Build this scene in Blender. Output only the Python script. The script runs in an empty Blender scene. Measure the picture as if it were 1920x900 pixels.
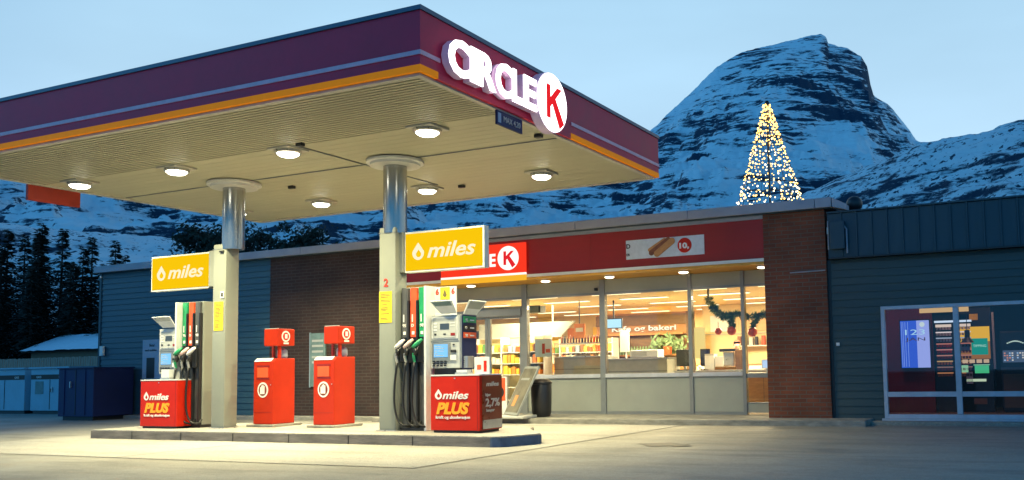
import bpy, bmesh, math, random
import numpy as np
from mathutils import Vector, Matrix
R = math.radians
random.seed(7)
sc = bpy.context.scene
COL = sc.collection

# ---------------------------------------------------------------- camera
cam_d = bpy.data.cameras.new('camera'); cam = bpy.data.objects.new('camera', cam_d); COL.objects.link(cam)
sc.camera = cam
cam_d.sensor_fit = 'HORIZONTAL'; cam_d.sensor_width = 36.0
cam_d.lens = 36.0 * 1731.4828 / 1920
cam_d.shift_x = (960 - 1177.1557) / 1920; cam_d.shift_y = (545.8099 - 450) / 1920
cam_d.clip_start = 0.05; cam_d.clip_end = 9000
ya, pi_, ro = R(24.8786), R(4.6133), R(-1.1367)
F_ = Vector((-math.sin(ya)*math.cos(pi_), math.cos(ya)*math.cos(pi_), math.sin(pi_)))
R_ = Vector((math.cos(ya), math.sin(ya), 0)); U_ = R_.cross(F_)
R2 = R_*math.cos(ro) + U_*math.sin(ro); U2 = -R_*math.sin(ro) + U_*math.cos(ro)
cam.matrix_world = Matrix(((R2.x, U2.x, -F_.x, 0), (R2.y, U2.y, -F_.y, 0), (R2.z, U2.z, -F_.z, 1.1029), (0, 0, 0, 1)))

# ---------------------------------------------------------------- dusk sky
SUN_EL, SUN_AZ = R(1.5), R(-65)
w = bpy.data.worlds.new('World'); sc.world = w; w.use_nodes = True
nt = w.node_tree; nt.nodes.clear()
out = nt.nodes.new('ShaderNodeOutputWorld'); bg = nt.nodes.new('ShaderNodeBackground')
nt.links.new(bg.outputs[0], out.inputs[0])
sky = nt.nodes.new('ShaderNodeTexSky'); sky.sky_type = 'NISHITA'; sky.sun_disc = False
sky.sun_elevation = SUN_EL; sky.sun_rotation = SUN_AZ; sky.air_density = 1.0; sky.dust_density = 0.3; sky.ozone_density = 4
tc = nt.nodes.new('ShaderNodeTexCoord'); sx = nt.nodes.new('ShaderNodeSeparateXYZ'); nt.links.new(tc.outputs['Generated'], sx.inputs[0])
rp = nt.nodes.new('ShaderNodeValToRGB')
el = rp.color_ramp.elements
el[0].position = 0.0; el[0].color = (.50, .735, .92, 1)
el[1].position = 1.0; el[1].color = (.03, .13, .28, 1)
for p_, c_ in ((.22, (.49, .73, .935, 1)), (.40, (.43, .70, .92, 1)), (.6, (.09, .26, .48, 1))):
    e_ = el.new(p_); e_.color = c_
nt.links.new(sx.outputs['Z'], rp.inputs[0])
# the sky behind the camera is the darker, night side
mr = nt.nodes.new('ShaderNodeMapRange'); mr.inputs['From Min'].default_value = -.3; mr.inputs['From Max'].default_value = .55
mr.inputs['To Min'].default_value = 0; mr.inputs['To Max'].default_value = 1.0
nt.links.new(sx.outputs['Y'], mr.inputs['Value'])
mul = nt.nodes.new('ShaderNodeMix'); mul.data_type = 'RGBA'; mul.blend_type = 'MULTIPLY'; mul.inputs[0].default_value = 1
tint = nt.nodes.new('ShaderNodeMix'); tint.data_type = 'RGBA'; tint.inputs[6].default_value = (.15, .56, .90, 1); tint.inputs[7].default_value = (1, 1, 1, 1)
nt.links.new(mr.outputs[0], tint.inputs[0])
nt.links.new(rp.outputs[0], mul.inputs[6]); nt.links.new(tint.outputs[2], mul.inputs[7])
# thin high cloud
nz = nt.nodes.new('ShaderNodeTexNoise'); nz.inputs['Scale'].default_value = 1.6; nz.inputs['Detail'].default_value = 4
mpn = nt.nodes.new('ShaderNodeMapping'); mpn.inputs['Scale'].default_value = (1, 1, 4)
nt.links.new(tc.outputs['Generated'], mpn.inputs[0]); nt.links.new(mpn.outputs[0], nz.inputs['Vector'])
cr = nt.nodes.new('ShaderNodeMapRange'); cr.inputs['From Min'].default_value = .35; cr.inputs['From Max'].default_value = .75
cr.inputs['To Min'].default_value = .93; cr.inputs['To Max'].default_value = 1.12
nt.links.new(nz.outputs[0], cr.inputs['Value'])
mul2 = nt.nodes.new('ShaderNodeMix'); mul2.data_type = 'RGBA'; mul2.blend_type = 'MULTIPLY'; mul2.inputs[0].default_value = 1
nt.links.new(mul.outputs[2], mul2.inputs[6]); nt.links.new(cr.outputs[0], mul2.inputs[7])
add = nt.nodes.new('ShaderNodeMix'); add.data_type = 'RGBA'; add.blend_type = 'ADD'; add.inputs[0].default_value = .006
nt.links.new(mul2.outputs[2], add.inputs[6]); nt.links.new(sky.outputs[0], add.inputs[7])
nt.links.new(add.outputs[2], bg.inputs[0]); bg.inputs[1].default_value = 1.0

sd = bpy.data.lights.new('sun', 'SUN'); sd.energy = 0.34; sd.angle = R(25); sd.color = (.18, .58, 1.0)
so = bpy.data.objects.new('sun', sd); COL.objects.link(so)
so.rotation_euler = (R(62), 0, R(-65))     # soft last light from the left behind the camera
sc.view_settings.view_transform = 'Standard'; sc.view_settings.look = 'None'
sc.view_settings.exposure = 0; sc.view_settings.gamma = 1; sc.view_settings.use_curve_mapping = False
sc.cycles.max_bounces = 8; sc.cycles.transparent_max_bounces = 16; sc.cycles.caustics_reflective = False; sc.cycles.caustics_refractive = False
sc.cycles.sample_clamp_indirect = 6

# ---------------------------------------------------------------- materials
def mat(name, col, rough=.55, metal=0, var=.12, vs=6, bump=0, bs=40, emit=None, es=0, coat=0, stretch=(1, 1, 1), spec=None):
    m = bpy.data.materials.new(name); m.use_nodes = True; n = m.node_tree; b = n.nodes['Principled BSDF']
    b.inputs['Roughness'].default_value = rough; b.inputs['Metallic'].default_value = metal
    b.inputs['Base Color'].default_value = (*col, 1)
    if coat: b.inputs['Coat Weight'].default_value = coat
    if spec is not None: b.inputs['Specular IOR Level'].default_value = spec
    if emit: b.inputs['Emission Color'].default_value = (*emit, 1); b.inputs['Emission Strength'].default_value = es
    t = n.nodes.new('ShaderNodeTexCoord'); mp = n.nodes.new('ShaderNodeMapping'); mp.inputs['Scale'].default_value = stretch
    n.links.new(t.outputs['Object'], mp.inputs[0])
    if var:
        z = n.nodes.new('ShaderNodeTexNoise'); z.inputs['Scale'].default_value = vs; z.inputs['Detail'].default_value = 6; z.inputs['Roughness'].default_value = .65
        n.links.new(mp.outputs[0], z.inputs['Vector'])
        a = n.nodes.new('ShaderNodeMapRange'); a.inputs['From Min'].default_value = .3; a.inputs['From Max'].default_value = .7
        a.inputs['To Min'].default_value = 1 - var; a.inputs['To Max'].default_value = 1 + var
        n.links.new(z.outputs[0], a.inputs['Value'])
        x = n.nodes.new('ShaderNodeMix'); x.data_type = 'RGBA'; x.blend_type = 'MULTIPLY'; x.inputs[0].default_value = 1; x.inputs[6].default_value = (*col, 1)
        n.links.new(a.outputs[0], x.inputs[7]); n.links.new(x.outputs[2], b.inputs['Base Color'])
        a2 = n.nodes.new('ShaderNodeMapRange'); a2.inputs['To Min'].default_value = max(rough - .12, .03); a2.inputs['To Max'].default_value = min(rough + .12, 1)
        n.links.new(z.outputs[0], a2.inputs['Value']); n.links.new(a2.outputs[0], b.inputs['Roughness'])
    if bump:
        z2 = n.nodes.new('ShaderNodeTexNoise'); z2.inputs['Scale'].default_value = bs; z2.inputs['Detail'].default_value = 4
        n.links.new(mp.outputs[0], z2.inputs['Vector'])
        bu = n.nodes.new('ShaderNodeBump'); bu.inputs['Strength'].default_value = bump; bu.inputs['Distance'].default_value = .01
        n.links.new(z2.outputs[0], bu.inputs['Height']); n.links.new(bu.outputs[0], b.inputs['Normal'])
    return m

def glow(name, col, s):
    m = bpy.data.materials.new(name); m.use_nodes = True; n = m.node_tree; n.nodes.clear()
    o = n.nodes.new('ShaderNodeOutputMaterial'); e = n.nodes.new('ShaderNodeEmission'); e.inputs[0].default_value = (*col, 1); e.inputs[1].default_value = s
    n.links.new(e.outputs[0], o.inputs[0]); return m

def glassm(name, tint=(.93, .96, .95), ior=1.45):
    m = bpy.data.materials.new(name); m.use_nodes = True; n = m.node_tree; n.nodes.clear()
    o = n.nodes.new('ShaderNodeOutputMaterial'); t = n.nodes.new('ShaderNodeBsdfTransparent'); t.inputs[0].default_value = (*tint, 1)
    g = n.nodes.new('ShaderNodeBsdfGlossy'); g.inputs['Roughness'].default_value = .02
    f = n.nodes.new('ShaderNodeFresnel'); f.inputs[0].default_value = ior; x = n.nodes.new('ShaderNodeMixShader')
    n.links.new(f.outputs[0], x.inputs[0]); n.links.new(t.outputs[0], x.inputs[1]); n.links.new(g.outputs[0], x.inputs[2]); n.links.new(x.outputs[0], o.inputs[0])
    return m

def brickm(name, c1, c2, mortar):
    m = bpy.data.materials.new(name); m.use_nodes = True; n = m.node_tree; b = n.nodes['Principled BSDF']; b.inputs['Roughness'].default_value = .85
    t = n.nodes.new('ShaderNodeTexCoord'); s = n.nodes.new('ShaderNodeSeparateXYZ'); n.links.new(t.outputs['Object'], s.inputs[0])
    ad = n.nodes.new('ShaderNodeMath'); ad.operation = 'ADD'; n.links.new(s.outputs['X'], ad.inputs[0]); n.links.new(s.outputs['Y'], ad.inputs[1])
    c = n.nodes.new('ShaderNodeCombineXYZ'); n.links.new(ad.outputs[0], c.inputs[0]); n.links.new(s.outputs['Z'], c.inputs[1])
    k = n.nodes.new('ShaderNodeTexBrick'); n.links.new(c.outputs[0], k.inputs['Vector'])
    k.inputs['Color1'].default_value = (*c1, 1); k.inputs['Color2'].default_value = (*c2, 1); k.inputs['Mortar'].default_value = (*mortar, 1)
    k.inputs['Scale'].default_value = 1; k.inputs['Brick Width'].default_value = .24; k.inputs['Row Height'].default_value = .075
    k.inputs['Mortar Size'].default_value = .009; k.inputs['Mortar Smooth'].default_value = .2; k.inputs['Bias'].default_value = 0
    z = n.nodes.new('ShaderNodeTexNoise'); z.inputs['Scale'].default_value = 1.3; z.inputs['Detail'].default_value = 8; n.links.new(t.outputs['Object'], z.inputs['Vector'])
    a = n.nodes.new('ShaderNodeMapRange'); a.inputs['From Min'].default_value = .3; a.inputs['From Max'].default_value = .7; a.inputs['To Min'].default_value = .7; a.inputs['To Max'].default_value = 1.3
    n.links.new(z.outputs[0], a.inputs['Value'])
    x = n.nodes.new('ShaderNodeMix'); x.data_type = 'RGBA'; x.blend_type = 'MULTIPLY'; x.inputs[0].default_value = 1
    n.links.new(k.outputs[0], x.inputs[6]); n.links.new(a.outputs[0], x.inputs[7]); n.links.new(x.outputs[2], b.inputs['Base Color'])
    bu = n.nodes.new('ShaderNodeBump'); bu.inputs['Strength'].default_value = .7; bu.inputs['Distance'].default_value = .012; bu.invert = True
    n.links.new(k.outputs['Fac'], bu.inputs['Height']); n.links.new(bu.outputs[0], b.inputs['Normal'])
    return m

def paving(name, base, dark, light, warm, stain=.6):
    """worn asphalt / concrete: broad patches, streaky tyre dirt and fine stone speckle"""
    m = bpy.data.materials.new(name); m.use_nodes = True; n = m.node_tree; b = n.nodes['Principled BSDF']
    t = n.nodes.new('ShaderNodeTexCoord')
    def noise(scale, detail, st=(1, 1, 1), rough=.6):
        mp = n.nodes.new('ShaderNodeMapping'); mp.inputs['Scale'].default_value = st; n.links.new(t.outputs['Object'], mp.inputs[0])
        z = n.nodes.new('ShaderNodeTexNoise'); z.inputs['Scale'].default_value = scale; z.inputs['Detail'].default_value = detail; z.inputs['Roughness'].default_value = rough
        n.links.new(mp.outputs[0], z.inputs['Vector']); return z.outputs[0]
    def rng(v, a, c, lo, hi):
        q = n.nodes.new('ShaderNodeMapRange'); q.inputs['From Min'].default_value = a; q.inputs['From Max'].default_value = c
        q.inputs['To Min'].default_value = lo; q.inputs['To Max'].default_value = hi; n.links.new(v, q.inputs['Value']); return q.outputs[0]
    def mix(f, c1, c2, bt='MIX'):
        x = n.nodes.new('ShaderNodeMix'); x.data_type = 'RGBA'; x.blend_type = bt
        if isinstance(f, float): x.inputs[0].default_value = f
        else: n.links.new(f, x.inputs[0])
        for i, c_ in ((6, c1), (7, c2)):
            if isinstance(c_, tuple): x.inputs[i].default_value = (*c_, 1)
            else: n.links.new(c_, x.inputs[i])
        return x.outputs[2]
    c = mix(rng(noise(.35, 5), .38, .64, 0., 1.), base, light)
    c = mix(rng(noise(.5, 8, (1, 3.2, 1)), .50, .72, 0., stain), c, dark)
    c = mix(rng(noise(1.7, 6, (.5, 1.6, 1)), .55, .75, 0., .5), c, warm)
    c = mix(rng(noise(.9, 3, (.25, 2.2, 1), .5), .56, .66, 0., .35), c, dark)
    c = mix(rng(noise(2.6, 9, (.35, 1.5, 1), .75), .56, .70, 0., .55), c, dark)
    c = mix(1.0, c, rng(noise(14, 6, (1, 1, 1), .8), .3, .7, .80, 1.20), 'MULTIPLY')
    c = mix(1.0, c, rng(noise(70, 3), .25, .75, .55, 1.45), 'MULTIPLY')
    n.links.new(c, b.inputs['Base Color'])
    n.links.new(rng(noise(.8, 5), .3, .7, .55, .85), b.inputs['Roughness'])
    bu = n.nodes.new('ShaderNodeBump'); bu.inputs['Strength'].default_value = .5; bu.inputs['Distance'].default_value = .006
    n.links.new(noise(60, 4), bu.inputs['Height']); n.links.new(bu.outputs[0], b.inputs['Normal'])
    return m

M = {}
M['asphalt'] = paving('worn_asphalt', (.255, .24, .20), (.125, .118, .105), (.315, .298, .25), (.28, .21, .15))
M['concrete_slab'] = paving('forecourt_concrete', (.31, .295, .26), (.19, .18, .155), (.36, .345, .305), (.30, .25, .19), .45)
M['kerb'] = mat('kerb_concrete', (.26, .25, .22), .85, var=.35, vs=4, bump=.5, bs=30, stretch=(1, 1, 3))
M['island_edge'] = mat('island_concrete_edge', (.20, .175, .155), .85, var=.4, vs=3.5, bump=.6, bs=25, stretch=(.6, 1, 3))
M['bluepaint'] = mat('worn_blue_paint', (.055, .09, .16), .6, var=.3, vs=8)
M['joint'] = mat('tar_joint', (.03, .03, .03), .8)
M['stain'] = mat('oil_stain', (.09, .085, .075), .6, var=.3)
M['red_fascia'] = mat('wine_red_fascia', (.70, .022, .070), .5, var=.14, vs=1.0, spec=.3)
M['blue_cap'] = mat('blue_grey_cap', (.06, .10, .16), .4)
M['grey_stripe'] = mat('pale_grey_stripe', (.88, .42, .50), .45)
M['orange_strip'] = mat('orange_strip', (.70, .16, .004), .6, emit=(1, .34, .006), es=.30, spec=.1)   # faint glow added to the paint to keep the orange bright
M['soffit'] = mat('cream_soffit', (.48, .465, .35), .5, var=.06, vs=1.5, stretch=(.3, 3, 1))
M['soffit_trim'] = mat('soffit_trim', (.55, .53, .48), .5)
M['steel'] = mat('brushed_steel', (.42, .42, .40), .22, .9, var=.15, vs=2, stretch=(3, 3, .25))
M['clad'] = mat('painted_column_grey', (.27, .285, .245), .5, var=.05, vs=3, bump=.03)
M['dark'] = mat('black_plastic', (.018, .018, .02), .4)
M['rubber'] = mat('black_rubber', (.012, .012, .012), .5)
M['darkgrey'] = mat('dark_grey_panel', (.09, .09, .09), .45, var=.3, vs=5, stretch=(3, 3, .6))
M['white'] = mat('white_paint', (.72, .72, .70), .4, var=.06)
M['red'] = mat('bright_red_panel', (.56, .018, .006), .45, var=.09, vs=2, spec=.25)
M['redbin'] = mat('orange_red_paint', (.47, .025, .005), .5, var=.10, vs=2, spec=.25)
M['darkred'] = mat('dark_red_inset', (.25, .01, .01), .5)
M['green'] = mat('green_panel', (.02, .30, .12), .4)
M['yellow_print'] = mat('yellow_notice', (.85, .62, .03), .6)
M['print_dark'] = mat('print_dark', (.15, .12, .05), .7)
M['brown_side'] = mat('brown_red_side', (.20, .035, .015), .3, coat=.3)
M['screenblue'] = glow('blue_screen', (.25, .62, 1.0), 1.1)
M['lcd'] = glow('grey_display', (.30, .42, .45), .35)
M['ctl'] = mat('control_panel_grey', (.46, .47, .45), .45, var=.05)
M['silver'] = mat('silver', (.55, .55, .55), .3, .7)
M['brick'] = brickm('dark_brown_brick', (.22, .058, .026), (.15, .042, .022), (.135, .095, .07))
M['brick_dark'] = brickm('shade_dark_brick', (.045, .022, .018), (.032, .017, .015), (.055, .044, .04))  # wall brick with the dimness under the canopy put into its colour
M['siding'] = mat('blue_grey_siding', (.032, .078, .105), .5, var=.12, vs=1.5, stretch=(.3, 1, 4))
M['siding2'] = mat('grey_green_siding', (.038, .064, .064), .5, var=.14, vs=1.5, stretch=(.3, 1, 4))
M['corr'] = mat('dark_teal_cladding', (.018, .048, .068), .45, var=.2, vs=2, stretch=(3, 1, .4))
M['flash'] = mat('roof_flashing_grey', (.30, .31, .36), .45, var=.12, vs=1.5)
M['roof'] = mat('roof_felt', (.06, .06, .07), .9, bump=.4)
M['shop_red'] = mat('shop_red_fascia', (.30, .006, .006), .4, var=.10, vs=2, stretch=(.4, 1, 3))
M['soffit_orange'] = mat('ochre_soffit', (.62, .30, .04), .5)
M['frame'] = mat('grey_aluminium_frame', (.24, .26, .27), .4, .3, var=.06)
M['panel_grey'] = mat('pale_grey_panel', (.32, .34, .305), .5, var=.06, vs=2)
M['winframe'] = mat('pale_window_frame', (.50, .52, .58), .45)
M['glass'] = glassm('window_glass'); M['glass_dark'] = glassm('annex_glass', (.85, .88, .9), 1.5)
M['lit_red'] = glow('lit_red_sign', (1.0, .045, .018), 1.0)
M['lit_yellow_band'] = glow('lit_yellow_band', (1.0, .50, .03), .95)
M['lit_white'] = glow('lit_white', (1, .93, .85), 1.2)
M['lit_sign_yellow'] = glow('lit_sign_yellow', (.97, .58, .004), 1.0)
M['lit_sign_text'] = glow('lit_sign_text', (1, .9, .6), 1.05)
M['halo_white'] = glow('white_letter_light', (1, .93, .97), 3.2)
M['letter_red'] = glow('letter_red', (.9, .02, .03), .9)
M['letter_side'] = mat('letter_return', (.55, .42, .55), .4, emit=(.9, .6, .95), es=.10)
M['lens'] = glow('lamp_lens', (1, .98, .82), 14)
M['lens_small'] = glow('downlight_lens', (1, .88, .62), 6)
M['wall_cream'] = mat('shop_wall_cream', (.76, .62, .34), .7, var=.08, vs=2)
M['ceil'] = mat('shop_ceiling', (.78, .56, .26), .7, var=.05)
M['shopfloor'] = mat('shop_floor_tile', (.30, .27, .22), .35)
M['panel_light'] = glow('ceiling_panel_light', (1, .80, .48), 3.2)
M['wood'] = mat('warm_wood', (.42, .19, .06), .5, var=.25, vs=4, stretch=(1, 1, 4))
M['wood_dark'] = mat('dark_wood', (.16, .08, .03), .5, var=.25, vs=4, stretch=(1, 1, 4))
M['counter'] = mat('grey_counter', (.30, .30, .26), .4)
M['plant'] = mat('green_leaves', (.17, .27, .12), .6, var=.4, vs=30)
M['redball'] = mat('red_bauble', (.85, .10, .03), .35, coat=.3)
M['txt_white'] = mat('white_lettering', (.85, .82, .78), .5, var=0)
M['txt_yellow'] = mat('yellow_lettering', (1.0, .40, .02), .5, var=0)
M['txt_dark'] = mat('dark_lettering', (.02, .02, .02), .6, var=0)
M['txt_red'] = mat('red_lettering', (.6, .05, .03), .6, var=0)
M['txt_grey'] = mat('grey_lettering', (.55, .5, .45), .6, var=0)
M['txt_glow'] = glow('lit_lettering', (1, .9, .65), 1.5)
M['poster_blue'] = mat('pale_blue_poster', (.30, .38, .48), .6, var=.08)
M['poster_green'] = mat('green_blue_poster', (.14, .22, .22), .6, var=.4, vs=3)
M['cyan_metal'] = mat('pale_metal_cabinet', (.26, .46, .56), .45, var=.10, vs=2)
M['navy'] = mat('navy_container', (.003, .012, .075), .6, var=.25, vs=2)
M['fencewood'] = mat('weathered_fence_wood', (.34, .25, .19), .8, var=.4, vs=4, stretch=(8, 1, .6))
M['snow'] = mat('snow', (.80, .84, .88), .7, var=.08, bump=.4, bs=4)
M['bark'] = mat('bark', (.05, .035, .028), .9, var=.3)
M['needles'] = mat('dark_needles', (.018, .028, .02), .8, var=.5, vs=1.2)
M['leaves'] = mat('dark_leaves', (.020, .030, .018), .8, var=.5, vs=1.2)
M['skin'] = mat('skin', (.62, .34, .22), .55, var=.05)
M['hair'] = mat('auburn_hair', (.16, .05, .02), .6)
M['g_yellow'] = mat('yellow_packet', (.85, .55, .06), .5); M['g_orange'] = mat('orange_packet', (.75, .25, .05), .5); M['g_white'] = mat('cream_packet', (.8, .75, .6), .5); M['g_brown'] = mat('brown_packet', (.25, .10, .04), .5); M['g_green'] = mat('green_packet', (.12, .30, .08), .5)
M['peach'] = mat('peach_shirt', (.80, .50, .28), .8)

# ---------------------------------------------------------------- object helpers
WL = {}
def thing(name, label, cat, loc=(0, 0, 0), group=None):
    o = bpy.data.objects.new(name, None); COL.objects.link(o); o.location = loc; o.empty_display_size = .2
    o['label'] = label; o['category'] = cat
    if group: o['group'] = group
    WL[o.name] = Vector(loc); return o
def tag(o, label=None, cat=None, group=None, kind=None):
    if label: o['label'] = label
    if cat: o['category'] = cat
    if group: o['group'] = group
    if kind: o['kind'] = kind
    return o
class MB:
    def __init__(s): s.bm = bmesh.new()
    def box(s, x0, x1, y0, y1, z0, z1, bev=0):
        b = bmesh.new()
        vs = [b.verts.new(p) for p in ((x0, y0, z0), (x1, y0, z0), (x1, y1, z0), (x0, y1, z0), (x0, y0, z1), (x1, y0, z1), (x1, y1, z1), (x0, y1, z1))]
        for f in ((0, 3, 2, 1), (4, 5, 6, 7), (0, 1, 5, 4), (1, 2, 6, 5), (2, 3, 7, 6), (3, 0, 4, 7)): b.faces.new([vs[i] for i in f])
        if bev: bmesh.ops.bevel(b, geom=b.edges[:], offset=bev, segments=2, affect='EDGES', profile=.6)
        s.join(b); return s
    def join(s, b):
        me = bpy.data.meshes.new('tmp'); b.to_mesh(me); b.free(); s.bm.from_mesh(me); bpy.data.meshes.remove(me)
    def quad(s, *pts):
        s.bm.faces.new([s.bm.verts.new(p) for p in pts]); return s
    def prism(s, pts, d, axis='y'):
        """closed outline pts (3D) pushed along vector d"""
        d = Vector(d); a = [s.bm.verts.new(p) for p in pts]; b = [s.bm.verts.new(Vector(p) + d) for p in pts]
        s.bm.faces.new(a); s.bm.faces.new(b[::-1]); n = len(a)
        for i in range(n): s.bm.faces.new((a[i], b[i], b[(i+1) % n], a[(i+1) % n]))
        return s
    def lathe(s, prof, cx, cy, seg=32, a0=0):
        rings = []
        for r, z in prof: rings.append([s.bm.verts.new((cx + r*math.cos(2*math.pi*i/seg + a0), cy + r*math.sin(2*math.pi*i/seg + a0), z)) for i in range(seg)])
        for k in range(len(rings)-1):
            for i in range(seg): s.bm.faces.new((rings[k][i], rings[k][(i+1) % seg], rings[k+1][(i+1) % seg], rings[k+1][i]))
        s.bm.faces.new(rings[0][::-1]); s.bm.faces.new(rings[-1]); return s
    def tube(s, pts, r, seg=8):
        pts = [Vector(p) for p in pts]; rings = []
        for i, p in enumerate(pts):
            t = (pts[min(i+1, len(pts)-1)] - pts[max(i-1, 0)]).normalized()
            u = t.cross(Vector((0, 0, 1)) if abs(t.z) < .95 else Vector((1, 0, 0))).normalized(); v = t.cross(u)
            rr = r[i] if isinstance(r, (list, tuple)) else r
            rings.append([s.bm.verts.new(p + u*rr*math.cos(2*math.pi*k/seg) + v*rr*math.sin(2*math.pi*k/seg)) for k in range(seg)])
        for a, b in zip(rings, rings[1:]):
            for i in range(seg): s.bm.faces.new((a[i], a[(i+1) % seg], b[(i+1) % seg], b[i]))
        s.bm.faces.new(rings[0][::-1]); s.bm.faces.new(rings[-1]); return s
    def ball(s, c, r, seg=12, sc_=(1, 1, 1)):
        bmesh.ops.create_uvsphere(s.bm, u_segments=seg, v_segments=max(6, seg//2), radius=r, matrix=Matrix.Translation(c) @ Matrix.Diagonal((*sc_, 1)))
        return s
    def build(s, name, m, parent=None, smooth=False, origin=None):
        bmesh.ops.recalc_face_normals(s.bm, faces=s.bm.faces[:])
        if origin is None:
            if parent is not None: origin = WL[parent.name]
            else:
                xs = [v.co for v in s.bm.verts]
                origin = Vector(((min(v.x for v in xs)+max(v.x for v in xs))/2, (min(v.y for v in xs)+max(v.y for v in xs))/2, min(v.z for v in xs)))
        origin = Vector(origin)
        bmesh.ops.translate(s.bm, verts=s.bm.verts[:], vec=-origin)
        me = bpy.data.meshes.new(name); s.bm.to_mesh(me); s.bm.free()
        if smooth:
            for p in me.polygons: p.use_smooth = True
        me.materials.append(m if not isinstance(m, str) else M[m])
        o = bpy.data.objects.new(name, me); COL.objects.link(o)
        if parent is not None: o.parent = parent; o.location = origin - WL[parent.name]
        else: o.location = origin
        WL[o.name] = origin; return o
def box(name, m, parent, *a, bev=0): return MB().box(*a, bev=bev).build(name, m, parent)
def smooth_by_angle(o, deg=35):
    for p in o.data.polygons: p.use_smooth = True
    try: o.data.set_sharp_from_angle(angle=R(deg))
    except Exception: pass
    return o
def kids(o): return [c for c in bpy.data.objects if c.parent == o]
def dup(root, delta, label=None, group=None, parent=None):
    c = root.copy(); COL.objects.link(c); c.location = root.location + Vector(delta)
    WL[c.name] = WL[root.name] + Vector(delta)
    if label: c['label'] = label
    if group: c['group'] = group
    if parent is not None: c.parent = parent
    def rec(a, b):
        for k in kids(a):
            if k == b: continue
            d = k.copy(); COL.objects.link(d); d.parent = b; WL[d.name] = WL.get(k.name, Vector()) + Vector(delta); rec(k, d)
    rec(root, c); return c
def text(name, body, m, parent, x, y, z, h, width=None, face='-y', ext=.004, bold=0, shear=0, align='LEFT', label=None):
    """lettering as a mesh; h = capital height, (x, y, z) lower left corner; faces -y or +x"""
    cu = bpy.data.curves.new('txt', 'FONT'); cu.body = body; cu.size = h/.73; cu.extrude = ext; cu.offset = bold*h; cu.shear = shear; cu.align_x = 'LEFT'
    cu.resolution_u = 3
    to = bpy.data.objects.new('txt', cu); COL.objects.link(to)
    bpy.context.view_layer.update()
    me = bpy.data.meshes.new_from_object(to.evaluated_get(bpy.context.evaluated_depsgraph_get()))
    bpy.data.objects.remove(to); bpy.data.curves.remove(cu)
    n = len(me.vertices); co = np.empty(n*3); me.vertices.foreach_get('co', co); co = co.reshape(-1, 3)
    co[:, 0] -= co[:, 0].min(); wd = co[:, 0].max()
    if width: co[:, 0] *= width/wd; wd = width
    if align == 'CENTER': co[:, 0] -= wd/2
    P = np.empty_like(co)
    if face == '-y': P[:, 0] = x + co[:, 0]; P[:, 1] = y - co[:, 2]; P[:, 2] = z + co[:, 1]
    else: P[:, 1] = y + co[:, 0]; P[:, 0] = x + co[:, 2]; P[:, 2] = z + co[:, 1]
    org = WL[parent.name] if parent is not None else Vector((x, y, z))
    P -= np.array(org); me.vertices.foreach_set('co', P.ravel()); me.update(); me.materials.clear(); me.materials.append(M[m] if isinstance(m, str) else m)
    o = bpy.data.objects.new(name, me); COL.objects.link(o)
    if parent is not None: o.parent = parent
    else: o.location = org
    WL[o.name] = Vector(org); return o
def area(name, parent, loc, size, energy, col, rot=(0, 0, 0), spread=180, sy=None):
    l = bpy.data.lights.new(name, 'AREA'); l.energy = energy; l.color = col; l.spread = R(spread)
    if sy: l.shape = 'RECTANGLE'; l.size = size; l.size_y = sy
    else: l.shape = 'DISK'; l.size = size
    o = bpy.data.objects.new(name, l); COL.objects.link(o); o.rotation_euler = rot
    if parent is not None: o.parent = parent; o.location = Vector(loc) - WL[parent.name]
    else: o.location = loc
    return o
def disc(mb, c, r, n, d, seg=32, rz=None):
    """flat disc, normal along axis n ('x' or 'y'), thickness vector d"""
    rz = rz or r; pts = []
    for i in range(seg):
        a = 2*math.pi*i/seg
        pts.append((c[0]+r*math.cos(a), c[1], c[2]+rz*math.sin(a)) if n == 'y' else (c[0], c[1]+r*math.cos(a), c[2]+rz*math.sin(a)))
    mb.prism(pts, d); return mb

# ---------------------------------------------------------------- terrain
def vnoise(x, y, seed=0):
    xi = np.floor(x).astype(np.int64); yi = np.floor(y).astype(np.int64); xf = x-xi; yf = y-yi
    def h(a, b):
        n = (a*374761393 + b*668265263 + seed*1442695041) & 0x7fffffff
        n = ((n ^ (n >> 13))*1274126177) & 0x7fffffff
        return ((n ^ (n >> 16)) & 0xffff)/65535.0
    u = xf*xf*(3-2*xf); v = yf*yf*(3-2*yf)
    return (h(xi, yi)*(1-u)+h(xi+1, yi)*u)*(1-v) + (h(xi, yi+1)*(1-u)+h(xi+1, yi+1)*u)*v
def fbm(x, y, o=5, seed=0):
    s = 0; a = .5; 
    for i in range(o): s = s + a*(vnoise(x, y, seed+i)-.5); x = x*2.03+7.1; y = y*2.03+3.3; a *= .5
    return s*2
def ridged(x, y, o=5, seed=0):
    s = 0; a = .5
    for i in range(o): s = s + a*(1-abs(2*vnoise(x, y, seed+i)-1)); x = x*2.05+1.7; y = y*2.05+9.2; a *= .5
    return s
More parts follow.
